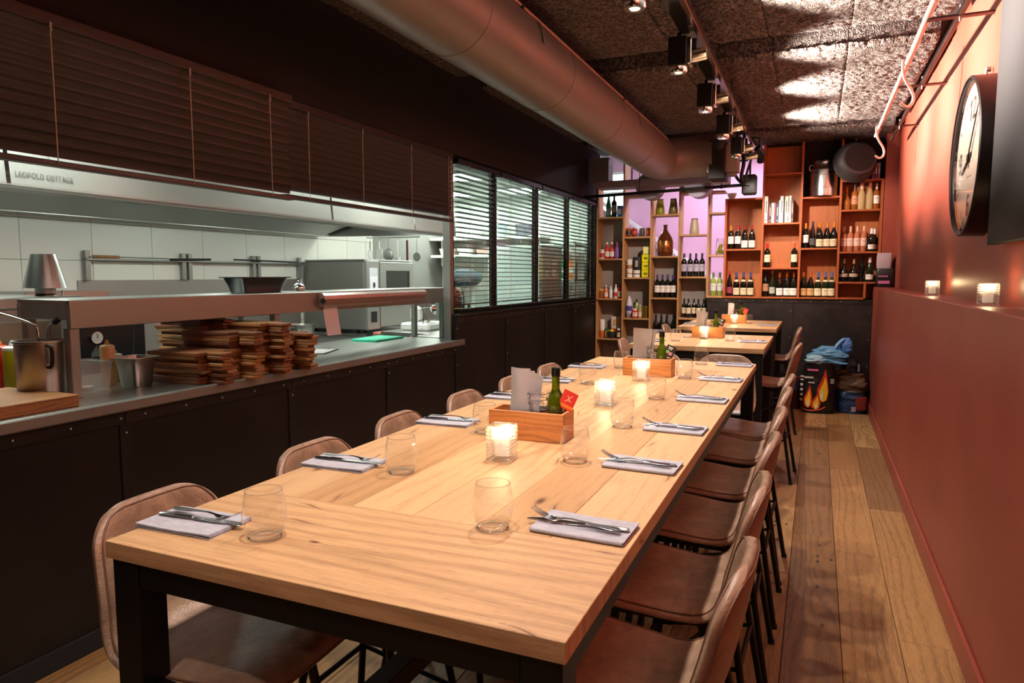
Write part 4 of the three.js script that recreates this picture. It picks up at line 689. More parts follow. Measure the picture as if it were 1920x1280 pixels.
{ const t = thing('steel_table', 'stainless steel work table with shelf at the end of the kitchen', 'table', [-4.72, 0, -8.8]); mesh('table_top', bb(-.6, .5, .94, .98, -.8, .55, .004), M.steel, t); for (const x of [-.55, .45]) for (const z of [-.75, .5]) mesh('leg', cyl(.02, .02, .94, x, .47, z, 10), M.steel, t); mesh('under_shelf', bb(-.57, .47, .3, .33, -.75, .5, .003), M.steel, t); }
{ const t = thing('drawer_unit', 'stainless steel drawer unit beyond the end of the pass counter', 'drawers', [-3.72, 0, -6.25]); mesh('cabinet_body', bb(-.27, .27, .05, 1.05, -.35, .35, .004), M.steelDull, t); for (let k = 0; k < 4; k++) { const d = mesh('drawer', bb(-.26, .26, .1 + k * .235, .32 + k * .235, .35, .365, .004), M.steel, t); mesh('handle', bb(-.2, .2, .29 + k * .235, .305 + k * .235, .365, .385, .003), M.white, d); } mesh('top', bb(-.28, .28, 1.05, 1.08, -.37, .38, .004), M.steel, t); }
{ const t = thing('meat_slicer', 'white and chrome slicing machine on the drawer unit', 'slicer', [-3.72, 1.08, -6.25]); mesh('base', box(.34, .08, .4, 0, .04, 0, .02), M.white, t); mesh('blade_guard', cyl(.12, .12, .05, .03, .2, 0, 28, [Math.PI / 2, 0, .3]), M.chrome, t); mesh('motor_housing', box(.12, .16, .18, -.1, .16, -.05, .03), M.white, t); mesh('carriage', xf(box(.03, .14, .2, 0, 0, 0, .008), { p: [.12, .17, .1], r: [0, 0, .3] }), M.steel, t); mesh('knob', cyl(.02, .02, .05, .05, .33, .02, 12), M.blackMatt, t); mesh('cable', tube([[.08, .3, .05], [.1, .2, .14], [.09, .02, .2]], .004, 6, 20), M.rubber, t); }
{ const t = thing('fridge', 'tall white refrigerator seen through the second kitchen window', 'refrigerator', [-3.35, 0, -8.15]);
  mesh('cabinet_body', bb(-.36, .34, .08, 2.0, -.36, .36, .012), M.white, t); const d = mesh('fridge_door', bb(-.35, .33, .12, 1.98, .365, .405, .01), std(0xe4ecea, .3), t); mesh('handle', bar([-.28, .9, .44], [-.28, 1.5, .44], .012, 8), M.steel, d); mesh('foot', [bb(-.33, -.27, 0, .08, -.3, .3, 0), bb(.25, .31, 0, .08, -.3, .3, 0)], M.black, t); }
{ const t = thing('storage_rack', 'steel storage rack with food packages, seen through the fourth window', 'rack', [-3.27, 0, -9.3]);
  for (const x of [-.25, .25]) for (const z of [-.25, .25]) mesh('post', bb(x - .015, x + .015, 0, 2.1, z - .015, z + .015, .002), M.steel, t); for (const y of [.4, .95, 1.57, 2.05]) mesh('rack_shelf', bb(-.26, .26, y - .015, y + .015, -.27, .27, .002), M.steel, t); }
[['white', 0xe8e8e4, -3.45], ['yellow', 0xe0c020, -3.33], ['green', 0x208858, -3.205], ['orange', 0xe07830, -3.085]].forEach(([n, c, x]) => { const t = thing('food_package', n + ' food package on the storage rack behind the fourth window', 'package', [x, 1.585, -9.16]); mesh('pack', loft([sqRing(.055, .015, 0), sqRing(.058, .02, .08), sqRing(.055, .02, .22), sqRing(.04, .012, .26)]), std(c, .5), t); mesh('label', box(.06, .07, .002, 0, .12, .058, 0), M.white, t); });
[['cardboard', 0xb08858, -3.4, .965], ['grey', 0x90969a, -3.15, .965]].forEach(([n, c, x, y]) => { const t = thing('storage_box', n + ' box on the storage rack behind the kitchen windows', 'box', [x, y, -9.25]); mesh('carton', box(.22, .32, .36, 0, .16, 0, .004), std(c, .7), t); mesh('tape', box(.05, .001, .361, 0, .3205, 0, 0), M.white, t); });
{ const t = thing('fire_extinguisher', 'dark red fire extinguisher behind the first kitchen window', 'extinguisher', [-3.12, 1.08, -5.78]); mesh('cylinder', lathe([[0, 0], [.075, 0], [.08, .01], [.08, .36], [.06, .42], [.025, .45], [0, .45]], 28), std(0x5c1410, .3), t); mesh('valve', [cyl(.018, .018, .06, 0, .47, 0, 12), box(.03, .02, .12, 0, .5, .03, .004)], M.black, t); mesh('hose', tube([[0, .48, -.02], [.04, .46, -.08], [.06, .3, -.095], [.05, .12, -.09]], .008, 6, 24), M.rubber, t); mesh('label', xf(new THREE.CylinderGeometry(.0806, .0806, .12, 20, 1, true, 0, 2), { p: [0, .2, 0] }), std(0xd8c850, .5, { side: THREE.DoubleSide }), t); }
{ const t = thing('window_worktop', 'steel worktop inside the kitchen along the blinded windows', 'worktop', [-3.15, 0, -7.2]); mesh('worktop', bb(-.28, .18, 1.04, 1.08, -.5, 1.7, .004), M.steel, t); mesh('cabinet', bb(-.26, .16, .06, 1.04, -.5, 1.7, .004), M.steelDull, t); }
[['red', 0xc02020, -6.05], ['red lidded', 0xa81818, -6.2], ['white', 0xe0e0dc, -6.45], ['steel', 0x9a9c9c, -6.75]].forEach(([n, c, z]) => { const t = thing('food_tub', n + ' food tub on the worktop behind the first two kitchen windows', 'tub', [-3.24, 1.08, z]); mesh('tub', lathe([[0, 0], [.055, 0], [.065, .12], [.07, .125], [.06, .125], [.05, .01], [0, .008]], 24), M.white, t); mesh('lid', lathe([[0, .128], [.072, .128], [.072, .142], [.05, .15], [0, .15]], 24), std(c, .4), t); });

// ---------- ceiling: duct, lighting track, lamps, services ----------
{ const t = thing('ventilation_duct', 'large round grey ventilation duct running along the ceiling', 'duct', [-1.78, 3.01, 0]);
  const r = .237, L = [1.75, -.2, -2.0, -3.3, -4.6, -5.9, -7.2, -8.2];
  for (let i = 0; i + 1 < L.length; i++) { mesh('duct_section', xf(new THREE.CylinderGeometry(r, r, L[i] - L[i + 1], 48, 1, true), { r: [Math.PI / 2, 0, 0], p: [0, 0, (L[i] + L[i + 1]) / 2] }), M.duct, t); if (i) mesh('seam_ring', xf(new THREE.TorusGeometry(r, .004, 6, 48), { p: [0, 0, L[i]] }), M.duct, t); }
  mesh('elbow', xf(new THREE.TubeGeometry(new THREE.CatmullRomCurve3([V(0, 0, -8.18), V(.0, 0, -8.3), V(.05, .0, -8.44), V(.2, .02, -8.56), V(.4, .03, -8.62), V(.62, .03, -8.62)]), 28, r, 40), {}), M.duct, t);
  for (const z of [1, -1.5, -4, -6.5]) mesh('hanger_strap', xf(new THREE.TorusGeometry(r + .006, .006, 4, 40, Math.PI), { p: [0, 0, z], s: [1, 1, 2.5] }), M.steelDull, t);
  mesh('conduit', bar([.205, .135, 1.7], [.205, .135, -7.95], .009, 10), std(0xc09480, .35, { metalness: .5 }), t); for (const z of [-1.2, -3.75, -6]) mesh('conduit_clip', cyl(.014, .014, .03, .205, .135, z, 10, [Math.PI / 2, 0, 0]), M.black, t); }
{ const t = thing('duct_box', 'black duct flange box with pale metal end plate at the duct end', 'duct box', [-1.08, 2.99, -8.62]);
  mesh('flange_box', bb(-.12, .06, -.24, .2, -.16, .2, .004), M.blackMatt, t); mesh('flange', [bb(-.135, -.115, -.17, .18, .18, .21, .002)], M.duct, t); mesh('end_plate', bb(.06, .2, -.16, .15, -.1, .12, .006), std(0x8c8074, .5), t); mesh('lower_tab', bb(.08, .17, -.2, -.16, -.05, .08, .003), M.duct, t); }
{ const t = thing('air_grille_unit', 'flat blue grey ceiling unit with two half round ducts below it', 'air unit', [-1.85, 2.80, -9.05]);
  mesh('plate', bb(-.85, .82, -.03, .06, -.16, .12, .006), std(0xa09aac, .6), t);
  for (const x of [-.16, .45]) mesh('round_duct', xf(new THREE.CylinderGeometry(.165, .165, .26, 28, 1), { r: [Math.PI / 2, 0, 0], p: [x, -.03, -.03] }), std(0x8c8a9a, .5), t);
  mesh('side_box', bb(-.95, -.68, .06, .36, -.1, .12, .004), std(0x807e8c, .6), t); mesh('suspension_rod', cyl(.008, .008, .44, -.4, .28, 0, 8), M.black, t); mesh('suspension_rod', cyl(.008, .008, .44, .7, .28, 0, 8), M.black, t); }
{ const t = thing('black_pipe', 'thin black horizontal pipe hung in front of the lilac opening', 'pipe', [0, 0, -8.85]);
  mesh('pipe', bar([-2.83, 2.655, 0], [-.78, 2.715, 0], .02, 12), M.black, t); for (const x of [-2.1, -1.1]) { mesh('suspension_rod', cyl(.004, .004, .62, x, 3.0, 0, 6), M.black, t); mesh('pipe_clip', cyl(.026, .026, .02, x, 2.655 + .0293 * (x + 2.83), 0, 12, [0, 0, Math.PI / 2]), M.black, t); } }
{ const t = thing('loudspeaker', 'small black loudspeaker hanging above the first orange shelf column', 'loudspeaker', [-.80, 2.62, -9.1]);
  mesh('speaker_box', box(.17, .24, .15, 0, .12, 0, .02), M.blackMatt, t); mesh('bracket', [cyl(.012, .012, .43, 0, .455, -.03, 8), box(.06, .01, .06, 0, .675, -.03, 0)], M.black, t); mesh('driver', xf(new THREE.CylinderGeometry(.055, .055, .006, 24), { r: [Math.PI / 2, 0, 0], p: [0, .1, .076] }), M.rubber, t); }
{ const t = thing('cable_bundle', 'bundle of black cables and connectors looping at the end of the light track', 'cables', [-.86, 3.0, -8.75]);
  mesh('cable', tube([[-.12, .12, 0], [-.1, -.05, 0], [-.06, -.2, .02], [.02, -.28, .03], [.07, -.22, .02]], .018, 8, 30), M.black, t); mesh('cable', tube([[0, .2, 0], [.02, -.05, .02], [0, -.2, .03], [.04, -.32, .02]], .022, 8, 30), M.black, t); mesh('cable', tube([[.08, .2, 0], [.1, 0, .02], [.06, -.15, .0], [.03, -.3, 0]], .014, 8, 30), M.rubber, t); mesh('connector', box(.08, .1, .07, .02, .12, .02, .01), M.blackMatt, t); mesh('tie', cyl(.05, .05, .012, .02, -.02, .015, 12), M.rubber, t); }
// lighting track
{ const t = thing('lighting_track', 'long chrome edged lighting track with mirrored gear tray down the ceiling', 'light track', [-.72, 3.12, 0]);
  mesh('track_rail', bb(-.014, .02, -.02, .03, 1.6, -8.62, .004), std(0x7a6058, .2, { metalness: .9 }), t); mesh('gear_tray', bb(-.115, -.014, .01, .03, 1.6, -8.6, .003), std(0x8c8a88, .12, { metalness: .95 }), t);
  for (const z of [1, -1.6, -3.9, -6.3, -8.3]) mesh('suspension_rod', cyl(.006, .006, .16, 0, .1, z, 8), M.black, t); }
const headGeo = { box: bb(-.058, .058, -.085, .09, -.058, .058, .006), ring: lathe([[.028, -.118], [.05, -.118], [.054, -.112], [.054, -.085], [.03, -.085]], 24), lens: xf(new THREE.CircleGeometry(.03, 20), { r: [Math.PI / 2, 0, 0], p: [0, -.11, 0] }), side: lathe([[.0, -.05], [.045, -.05], [.05, .05], [.0, .05]], 24), stem: cyl(.012, .012, .05, 0, .1, 0, 10) };
let head0;
LAMP_Z.forEach((z, i) => {
  const lab = `black box spotlight with chrome ring, ${ord[i]} along the lighting track from the near end`;
  const p = [LAMP_X - .065, 3.02, z];
  if (!head0) { head0 = thing('spotlight', lab, 'spotlight', p, 0, 'track spotlights'); mesh('lamp_box', headGeo.box, M.black, head0); mesh('stem', headGeo.stem, M.black, head0); mesh('chrome_ring', headGeo.ring, M.chrome, head0); mesh('lens', headGeo.lens, M.lens, head0); mesh('heat_sink', xf(bb(-.012, .012, -.08, .08, -.05, .05, .004), { p: [.072, 0, 0] }), M.chrome, head0); }
  else dup(head0, p, 0, lab);
  spot([p[0], 2.895, z], [LAMP_X - .04 + (i % 2 ? .12 : -.04), 0, z - .12], DOWN_CD * [.42, .46, .72, 1, 1, 1, 1, 1, 1][i], 1.02, .65, WARM, 2.2);
});
// wall washers on the wall side of the track, aimed at the red wall
const washGeo = { can: xf(lathe([[0, -.09], [.036, -.09], [.04, -.08], [.04, .04], [.036, .04], [.034, .02], [0, .02]], 24), { r: [0, 0, -Math.PI / 2 + .11] }), lens: xf(new THREE.CircleGeometry(.033, 20), { r: [0, Math.PI / 2, .11], p: [.03, .003, 0] }) };
const WZs = LAMP_Z.slice(1).concat([-8.55]);
let wash0;
WZs.forEach((z, i) => {
  const lab = `small chrome wall washer lamp, ${ord[i]} along the track, aimed at the red wall`, p = [-.715, 3.0, z];
  if (!wash0) { wash0 = thing('wall_washer', lab, 'spotlight', p, 0, 'track wall washers'); mesh('lamp_can', washGeo.can, M.chrome, wash0); mesh('lens', washGeo.lens, M.lens, wash0); mesh('bracket', bb(-.06, -.02, .03, .1, -.012, .012, .003), M.black, wash0); }
  else dup(wash0, p, 0, lab);
  spot([-.66, 3.0, z], [.83, 3.12, z], WASH_CD, .76, .5, 0xffeadc, 2);
});

// adjustable spots at the end of the track aimed at the shelves
[[-.95, -7.45, -1.75, 1.2, 'the open light wood shelf'], [-.64, -8.56, -.72, 1.75, 'the first orange columns'], [-.62, -8.15, .3, 1.9, 'the orange columns beside the red wall']].forEach(([x, z, tx, ty, w]) => {
  const t = thing('adjustable_spot', 'small black adjustable spotlight on the track aimed at ' + w, 'spotlight', [x, 2.98, z], 0, 'adjustable spots for the shelves');
  const d = V(tx - x, ty - 2.98, -9.6 - z).normalize(), q = new THREE.Quaternion().setFromUnitVectors(V(0, -1, 0), d);
  const tilt = g => { const h = g.clone(); h.applyQuaternion(q); return h; };
  mesh('lamp_can', tilt(lathe([[0, .06], [.036, .055], [.04, .045], [.04, -.06], [.036, -.06], [.034, -.045], [0, -.045]], 20)), M.black, t); mesh('lens', tilt(cyl(.032, .032, .004, 0, -.05, 0, 18)), M.lens, t); mesh('stem', cyl(.01, .01, .12, 0, .08, 0, 8), M.black, t); mesh('arm', bar([0, .135, 0], [-.74 - x, .155, 0], .01, 8), M.black, t);
  const o = d.clone().multiplyScalar(.075); spot([x + o.x, 2.98 + o.y, z + o.z], [tx, ty, -9.6], SHELF_CD * (z < -8.5 ? .45 : z < -8 ? .8 : 1), .62, .5, 0xffeede, 2);
});

// ---------- red wall: clock, board, meat rail ----------
{ const t = thing('wall_clock', 'large round wall clock with deep dark metal rim on the red wall', 'clock', [.83, 2.285, -4.6], -Math.PI / 2);
  const R = .43; // local +z points into the room
  mesh('rim', xf(lathe([[R - .028, 0], [R, 0], [R, .11], [R - .006, .116], [R - .012, .116], [R - .016, .108], [R - .028, .105], [R - .028, 0]], 72), { r: [Math.PI / 2, 0, 0] }), std(0x241a1a, .4, { metalness: .5 }), t);
  const face = canvasTex(1024, 1024, c => { c.fillStyle = '#cbb9a8'; c.fillRect(0, 0, 1024, 1024); c.translate(512, 512); c.fillStyle = '#2a2422'; c.font = 'bold 210px sans-serif'; c.textAlign = 'center'; c.textBaseline = 'middle'; c.fillText('12', 0, -330); c.fillText('3', 350, 0); c.fillText('6', 0, 330); c.fillText('9', -350, 0);
    for (let i = 0; i < 60; i++) { c.save(); c.rotate(i * Math.PI / 30); if (i % 15) c.fillRect(-(i % 5 ? 3 : 9), -470, i % 5 ? 6 : 18, i % 5 ? 26 : 60); c.restore(); }
    for (const x of [-46, 20]) { c.fillRect(x, -160, 26, 8); c.fillRect(x + 9, -172, 8, 32); } for (const [x, w] of [[-70, 34], [-26, 20], [4, 40], [54, 22]]) c.fillRect(x, 124, w, 9); });
  mesh('dial', xf(new THREE.CircleGeometry(R - .026, 64), { p: [0, 0, .082] }), std(0xd8d8d8, .6, { map: face }), t); mesh('backplate', xf(new THREE.CylinderGeometry(R - .027, R - .027, .078, 48), { r: [Math.PI / 2, 0, 0], p: [0, 0, .041] }), M.black, t);
  mesh('hour_hand', xf(ext([[-.012, -.05], [.012, -.05], [.008, .2], [0, .22], [-.008, .2]], .004), { r: [0, 0, 1.9], p: [0, 0, .087] }), M.blackMatt, t); mesh('minute_hand', xf(ext([[-.01, -.06], [.01, -.06], [.006, .31], [0, .33], [-.006, .31]], .004), { r: [0, 0, -.7], p: [0, 0, .093] }), M.blackMatt, t); mesh('hub', cyl(.018, .018, .014, 0, 0, .09, 16, [Math.PI / 2, 0, 0]), M.blackMatt, t);
  mesh('glass_cover', xf(new THREE.CircleGeometry(R - .016, 64), { p: [0, 0, .103] }), new THREE.MeshPhysicalMaterial({ color: 0xffffff, roughness: .02, transmission: 1, thickness: 0, ior: 1.3 }), t);
  mesh('hanging_lug', [tube([[0, R - .005, .03], [0, R + .03, .03], [.0, R + .045, .028]], .008, 8, 10), cyl(.014, .014, .02, 0, R + .035, .02, 10, [Math.PI / 2, 0, 0])], M.steelDull, t); mesh('latch', [box(.03, .05, .03, R * .93, -.2, .03, .006)], M.steelDull, t); }
{ const t = thing('wall_board', 'large dark grey board mounted on the red wall beside the clock', 'board', [.80, 2.6, -3.2]);
  mesh('board_panel', bb(-.03, .012, -.81, .84, -.96, .96, .004), std(0x1e1e21, .75), t); mesh('mounting_batten', [bb(.012, .03, -.6, -.52, -.8, .8, 0), bb(.012, .03, .52, .6, -.8, .8, 0)], M.blackMatt, t); }
{ const t = thing('meat_rail', 'pale steel hanging rail on brackets high along the red wall', 'rail', [0, 3.08, 0]);
  mesh('front_rail', bar([.525, 0, 1.0], [.505, 0, -8.3], .019, 12), std(0xb09c92, .4, { metalness: .7 }), t); mesh('rail_coupling', bar([.518, 0, -4.1], [.518, 0, -4.2], .023, 12), std(0xb09c92, .4, { metalness: .7 }), t); mesh('back_rail', bb(.66, .685, -.02, .02, 1.0, -8.6, .003), std(0x3a2420, .4, { metalness: .6 }), t);
  for (const z of [-1.8, -3.3, -4.65, -6.18, -7.75]) { mesh('bracket', bb(.51, .83, -.022, -.012, z - .025, z + .025, .002), std(0x3a2420, .4, { metalness: .6 }), t); mesh('bracket_stud', cyl(.006, .006, .09, .67, 0, z, 8), M.steelDull, t); } }
const hookPts = [[-.0, .03, 0], [-.03, .018, 0], [-.032, -.03, 0], [-.012, -.1, 0], [.03, -.16, 0], [.055, -.21, 0], [.05, -.26, 0], [.01, -.285, 0], [-.035, -.262, 0]];
[[-5.6, 'closer to the clock'], [-7.9, 'closer to the wine shelf']].forEach(([z, w]) => { const t = thing('meat_hook', 'thick pale steel S shaped meat hook on the rail, ' + w, 'hook', [.512, 3.08, z], .5, 'meat hooks'); mesh('hook', tube([[.026, .008, 0], [0, .029, 0], ...hookPts.slice(1)], .0105, 10, 60), std(0xc8b8ae, .35, { metalness: .6 }), t); });

// ---------- shelves at the end of the room ----------
const SZ = -9.58, SF = -9.45, SD = .26;
const hb = (x0, x1, y, zc = 0) => bb(x0, x1, y - .011, y + .011, -SD / 2, SD / 2, .0015, 0, rr(0, .5), rr(0, .5));
{ const t = thing('open_shelf', 'tall light wood open shelf of staggered cells before the lilac hall', 'shelf', [0, 0, SZ]);
  const up = [[-2.826, 0, 2.97], [-2.456, 0, 3.27], [-2.076, 0, 3.27], [-1.7, 0, 3.27], [-1.325, 1.345, 3.27]];
  up.forEach(([x, a, b]) => mesh('upright', bb(x - .011, x + .011, a, b, -SD / 2, SD / 2, .0015, 1, rr(0, .5), rr(0, .5)), M.shelfWood, t));
  const C = [[-2.815, -2.467, [.185, .749, 1.308, 1.86, 2.429]], [-2.445, -2.087, [.06, .474, 1.042, 1.6, 2.153, 2.711]], [-2.065, -1.711, [.23, .783, 1.328, 1.886, 2.441, 2.99]], [-1.689, -1.336, [.06, .5, 1.061, 1.612, 2.168, 2.719, 3.0]], [-1.314, -1.126, [1.357, 1.892, 2.442, 2.72]]];
  const backTop = [2.429, 2.153, 1.886, 1.612];
  C.forEach(([a, b, ys], i) => { ys.forEach(y => mesh('shelf_board', hb(a, b, y), M.shelfWood, t)); if (i < 4) mesh('back_panel', bb(a - .011, b + .011, .02, backTop[i], -SD / 2 - .008, -SD / 2, 0), std(0x8f8680, .85), t); });
}
{ const t = thing('wine_shelf', 'orange plywood wine shelf of staggered cells standing on the low steel wall', 'shelf', [0, 0, SZ]);
  const up = [[-1.107, 1.345, 2.62], [-.656, 1.345, 3.27], [-.211, 1.345, 3.28], [.228, 1.345, 3.27], [.675, 1.55, 2.78], [.535, 1.345, 1.54]];
  up.forEach(([x, a, b]) => mesh('upright', bb(x - .013, x + .013, a, b, -SD / 2, SD / 2, .0015, 1, rr(0, .5), rr(0, .5)), M.plyEdge, t));
  const C = [[-1.094, -.669, [1.357, 1.967, 2.609]], [-.643, -.224, [1.357, 1.727, 2.286, 2.898]], [-.198, .215, [1.357, 1.967, 2.591]], [.241, .662, [1.55, 1.916, 2.419, 2.773]], [.241, .548, [1.357]]];
  C.forEach(([a, b, ys]) => ys.forEach(y => mesh('shelf_board', hb(a, b, y), M.plyEdge, t)));
  for (const [a, b, y0, y1] of [[-1.107, -.656, 1.357, 2.6], [-.656, -.211, 1.357, 3.27], [-.211, .228, 1.357, 2.58], [.228, .675, 1.357, 2.77]]) mesh('back_panel', bb(a, b, y0, y1, -SD / 2 - .008, -SD / 2, 0, 1, rr(0, .4), rr(0, .3)), M.ply, t);
}

// ---------- bottles ----------
const shapes = {
  bordeaux: { h: .31, body: [[0, 0], [.035, 0], [.0375, .004], [.0375, .195], [.034, .212], [.018, .232], [.0145, .245], [.0145, .298], [0, .298]], cap: [.0152, .245, .31], label: [.0379, .07, .165] },
  burgundy: { h: .31, body: [[0, 0], [.039, 0], [.0415, .004], [.0415, .15], [.038, .175], [.024, .215], [.0155, .24], [.0145, .25], [.0145, .298], [0, .298]], cap: [.0152, .25, .31], label: [.0419, .02, .11] },
  flute: { h: .33, body: [[0, 0], [.034, 0], [.036, .004], [.036, .14], [.03, .19], [.018, .25], [.0135, .28], [.0135, .32], [0, .32]], cap: [.0145, .285, .33], label: [.0364, .04, .12] },
  sparkling: { h: .30, body: [[0, 0], [.04, 0], [.0425, .004], [.0425, .15], [.036, .18], [.022, .215], [.0165, .24], [.0165, .285], [0, .285]], cap: [.0185, .2, .3], label: [.0429, .03, .09] },
  squat: { h: .28, body: [[0, 0], [.046, 0], [.052, .006], [.052, .09], [.046, .125], [.026, .16], [.016, .19], [.0145, .2], [.0145, .27], [0, .27]], cap: [.0155, .22, .28], label: [.0524, .06, .1] },
  sauce: { h: .23, body: [[0, 0], [.031, 0], [.033, .004], [.033, .12], [.028, .145], [.015, .175], [.0125, .185], [.0125, .205], [0, .205]], cap: [.015, .2, .23], label: [.0334, .03, .1] },
  jar: { h: .13, body: [[0, 0], [.034, 0], [.037, .004], [.037, .095], [.032, .108], [0, .108]], cap: [.034, .105, .13], label: [.0374, .02, .08] },
};
const geoms = {}; for (const k in shapes) { const s = shapes[k]; geoms[k] = { body: lathe(s.body, 18), cap: lathe([[0, s.cap[1]], [s.cap[0], s.cap[1]], [s.cap[0], s.cap[2] - .003], [s.cap[0] - .003, s.cap[2]], [0, s.cap[2]]], 14), label: xf(new THREE.CylinderGeometry(s.label[0], s.label[0], s.label[2] - s.label[1], 18, 1, true, -1.25, 2.5), { p: [0, (s.label[1] + s.label[2]) / 2, 0] }), neck: xf(new THREE.CylinderGeometry(.0245, .034, .03, 14, 1, true, -1.6, 3.2), { p: [0, .2, 0] }) }; }
const mats = {}; const cm = (c, r = .5, o = {}) => mats[c + '/' + r] || (mats[c + '/' + r] = std(c, r, o));
const gl = (c, d = .02) => new THREE.MeshPhysicalMaterial({ color: c, roughness: .04, transmission: .45, thickness: .02, ior: 1.5, attenuationColor: new THREE.Color(c), attenuationDistance: d });
const G = { dark: std(0x0c0e0a, .08), green: std(0x14200e, .08), clearGreen: gl(0xb8c860), rose: gl(0xe8906c), pale: gl(0xe8c890), amber: gl(0xc0702c), red: std(0xb83020, .2), purple: std(0x7c4a8c, .3), white: std(0xe4e0d8, .35), brown: std(0x3c1c0e, .1), teal: gl(0x40a878), orange: std(0xd87028, .3) };
const labTex = {}; const labelMat = (c) => labTex[c] || (labTex[c] = (() => { const hex = '#' + c.toString(16).padStart(6, '0'); return std(0xffffff, .6, { side: THREE.DoubleSide, map: canvasTex(96, 64, x => { x.fillStyle = hex; x.fillRect(0, 0, 96, 64); x.fillStyle = 'rgba(40,30,30,.55)'; x.fillRect(26, 18, 44, 4); x.fillRect(34, 28, 28, 3); x.fillRect(30, 48, 36, 2); }) }); })());
const proto = {};
function bottle(kind, glass, cap, lab, x, y, label, o = {}) {
  const key = [kind, glass, cap, lab, o.neck || ''].join('|'), z = o.z ?? SZ + .02, s = o.s || 1;
  const nm = o.name || 'wine_bottle', cat = o.cat || 'bottle';
  let t = proto[key];
  if (!t) { t = proto[key] = thing(nm, label, cat, [x, y, z], 0, o.group); mesh(cat === 'jar' ? 'jar_body' : 'glass_body', geoms[kind].body, G[glass], t); mesh(cat === 'jar' ? 'lid' : 'capsule', geoms[kind].cap, cm(cap, .35), t); if (lab) mesh('label', geoms[kind].label, labelMat(lab), t); if (o.neck) mesh('neck_label', geoms[kind].neck, labelMat(o.neck), t); }
  else t = dup(t, [x, y, z], 0, label, o.group);
  t.scale.setScalar(s); t.rotation.set(0, 0, 0); t.rotation.y = Math.atan2(-x, 9.5) + rr(-.15, .15);
  return t;
}
const eps = .0112;
const where = (i, n) => n === 1 ? '' : i === 0 ? ', kitchen end' : i === n - 1 ? ', red wall end' : `, ${ord[i]} from kitchen end`;
function row(cell, y, group, list) { list.forEach(([kind, glass, cap, lab, x, look, o], i) => bottle(kind, glass, cap, lab, x, y + eps, `${look} in the ${cell}${where(i, list.length)}`, { group, ...(o || {}) })); }
const OR = 0xd8781c, RD = 0xb01c20, BL = 0x3a4a80, PU = 0x4a3070, WH = 0xe6e0d6, CR = 0xd8c8a4;
row('upper first orange column', 1.967, 'bottles in the upper cell of the first orange column', [['bordeaux', 'dark', OR, WH, -1.05, 'dark wine bottle, orange cap'], ['bordeaux', 'dark', RD, WH, -.965, 'dark wine bottle, red cap'], ['burgundy', 'dark', 0x901820, WH, -.88, 'sloped dark bottle, red cap'], ['burgundy', 'dark', 0x901820, WH, -.79, 'sloped dark bottle, red cap']]);
row('bottom first orange column', 1.357, 'bottles in the bottom cell of the first orange column', [['flute', 'dark', RD, 0x90304a, -1.05, 'slim dark bottle, red cap'], ['burgundy', 'dark', BL, CR, -.965, 'blue capped bottle, cream labels', { neck: CR }], ['burgundy', 'dark', BL, CR, -.877, 'blue capped bottle, cream labels', { neck: CR }], ['burgundy', 'dark', BL, CR, -.79, 'blue capped bottle, cream labels', { neck: CR }]]);
row('cell under the books', 1.727, 'bottles under the books', [['bordeaux', 'dark', RD, 0xe4d4b4, -.595, 'red capped bottle, tall cream label'], ['bordeaux', 'dark', 0xc04834, 0xe4d4b4, -.275, 'red capped bottle, tall cream label']]);
row('low second orange column', 1.357, 'bottles low in the second orange column', [['bordeaux', 'dark', 0x14100e, 0xa88058, -.605, 'dark bottle, tan label'], ['flute', 'green', 0xc89088, 0xa8b0a0, -.525, 'green bottle, pink cap'], ['burgundy', 'dark', OR, WH, -.437, 'orange capped bottle, white label'], ['burgundy', 'dark', OR, WH, -.35, 'orange capped bottle, white label'], ['burgundy', 'dark', OR, WH, -.268, 'orange capped bottle, white label']]);
row('cell under the milk can', 1.967, 'bottles under the milk can', [['bordeaux', 'dark', OR, WH, -.15, 'orange capped bottle, white label'], ['flute', 'dark', 0x3a3634, 0x4a4648, -.07, 'slim dark grey bottle'], ['burgundy', 'dark', OR, CR, .01, 'orange capped bottle, cream label'], ['burgundy', 'dark', OR, CR, .095, 'orange capped bottle, cream label'], ['burgundy', 'dark', OR, CR, .17, 'orange capped bottle, cream label']]);
row('bottom third orange column', 1.357, 'bottles in the bottom cell of the third orange column', [['burgundy', 'dark', 0xa85420, 0xc8a068, -.155, 'brown capped bottle, tan label'], ['burgundy', 'dark', 0xa85420, 0xc8a068, -.07, 'brown capped bottle, tan label'], ['burgundy', 'green', 0x4a64a8, 0xe0d4b0, .015, 'blue capped bottle, cream labels', { neck: 0xe0d4b0 }], ['burgundy', 'green', 0x4a64a8, 0xe0d4b0, .1, 'blue capped bottle, cream labels', { neck: 0xe0d4b0 }], ['burgundy', 'green', 0x4a64a8, 0xe0d4b0, .17, 'blue capped bottle, cream labels', { neck: 0xe0d4b0 }]]);
row('cell below the hanging pan', 2.419, 'bottles below the hanging pan', [['squat', 'amber', OR, 0, .295, 'squat amber bottle, orange cap'], ['bordeaux', 'amber', 0x1c1210, 0xc88c68, .385, 'amber spirit bottle, dark cap'], ['sparkling', 'pale', 0xe0b0a0, 0, .462, 'pale rose bottle, foil top', { s: 1.08 }], ['sparkling', 'pale', 0xe0b0a0, 0, .55, 'pale rose bottle, foil top', { s: 1.08 }], ['bordeaux', 'amber', 0xe8dcc8, WH, .62, 'amber bottle, white label']]);
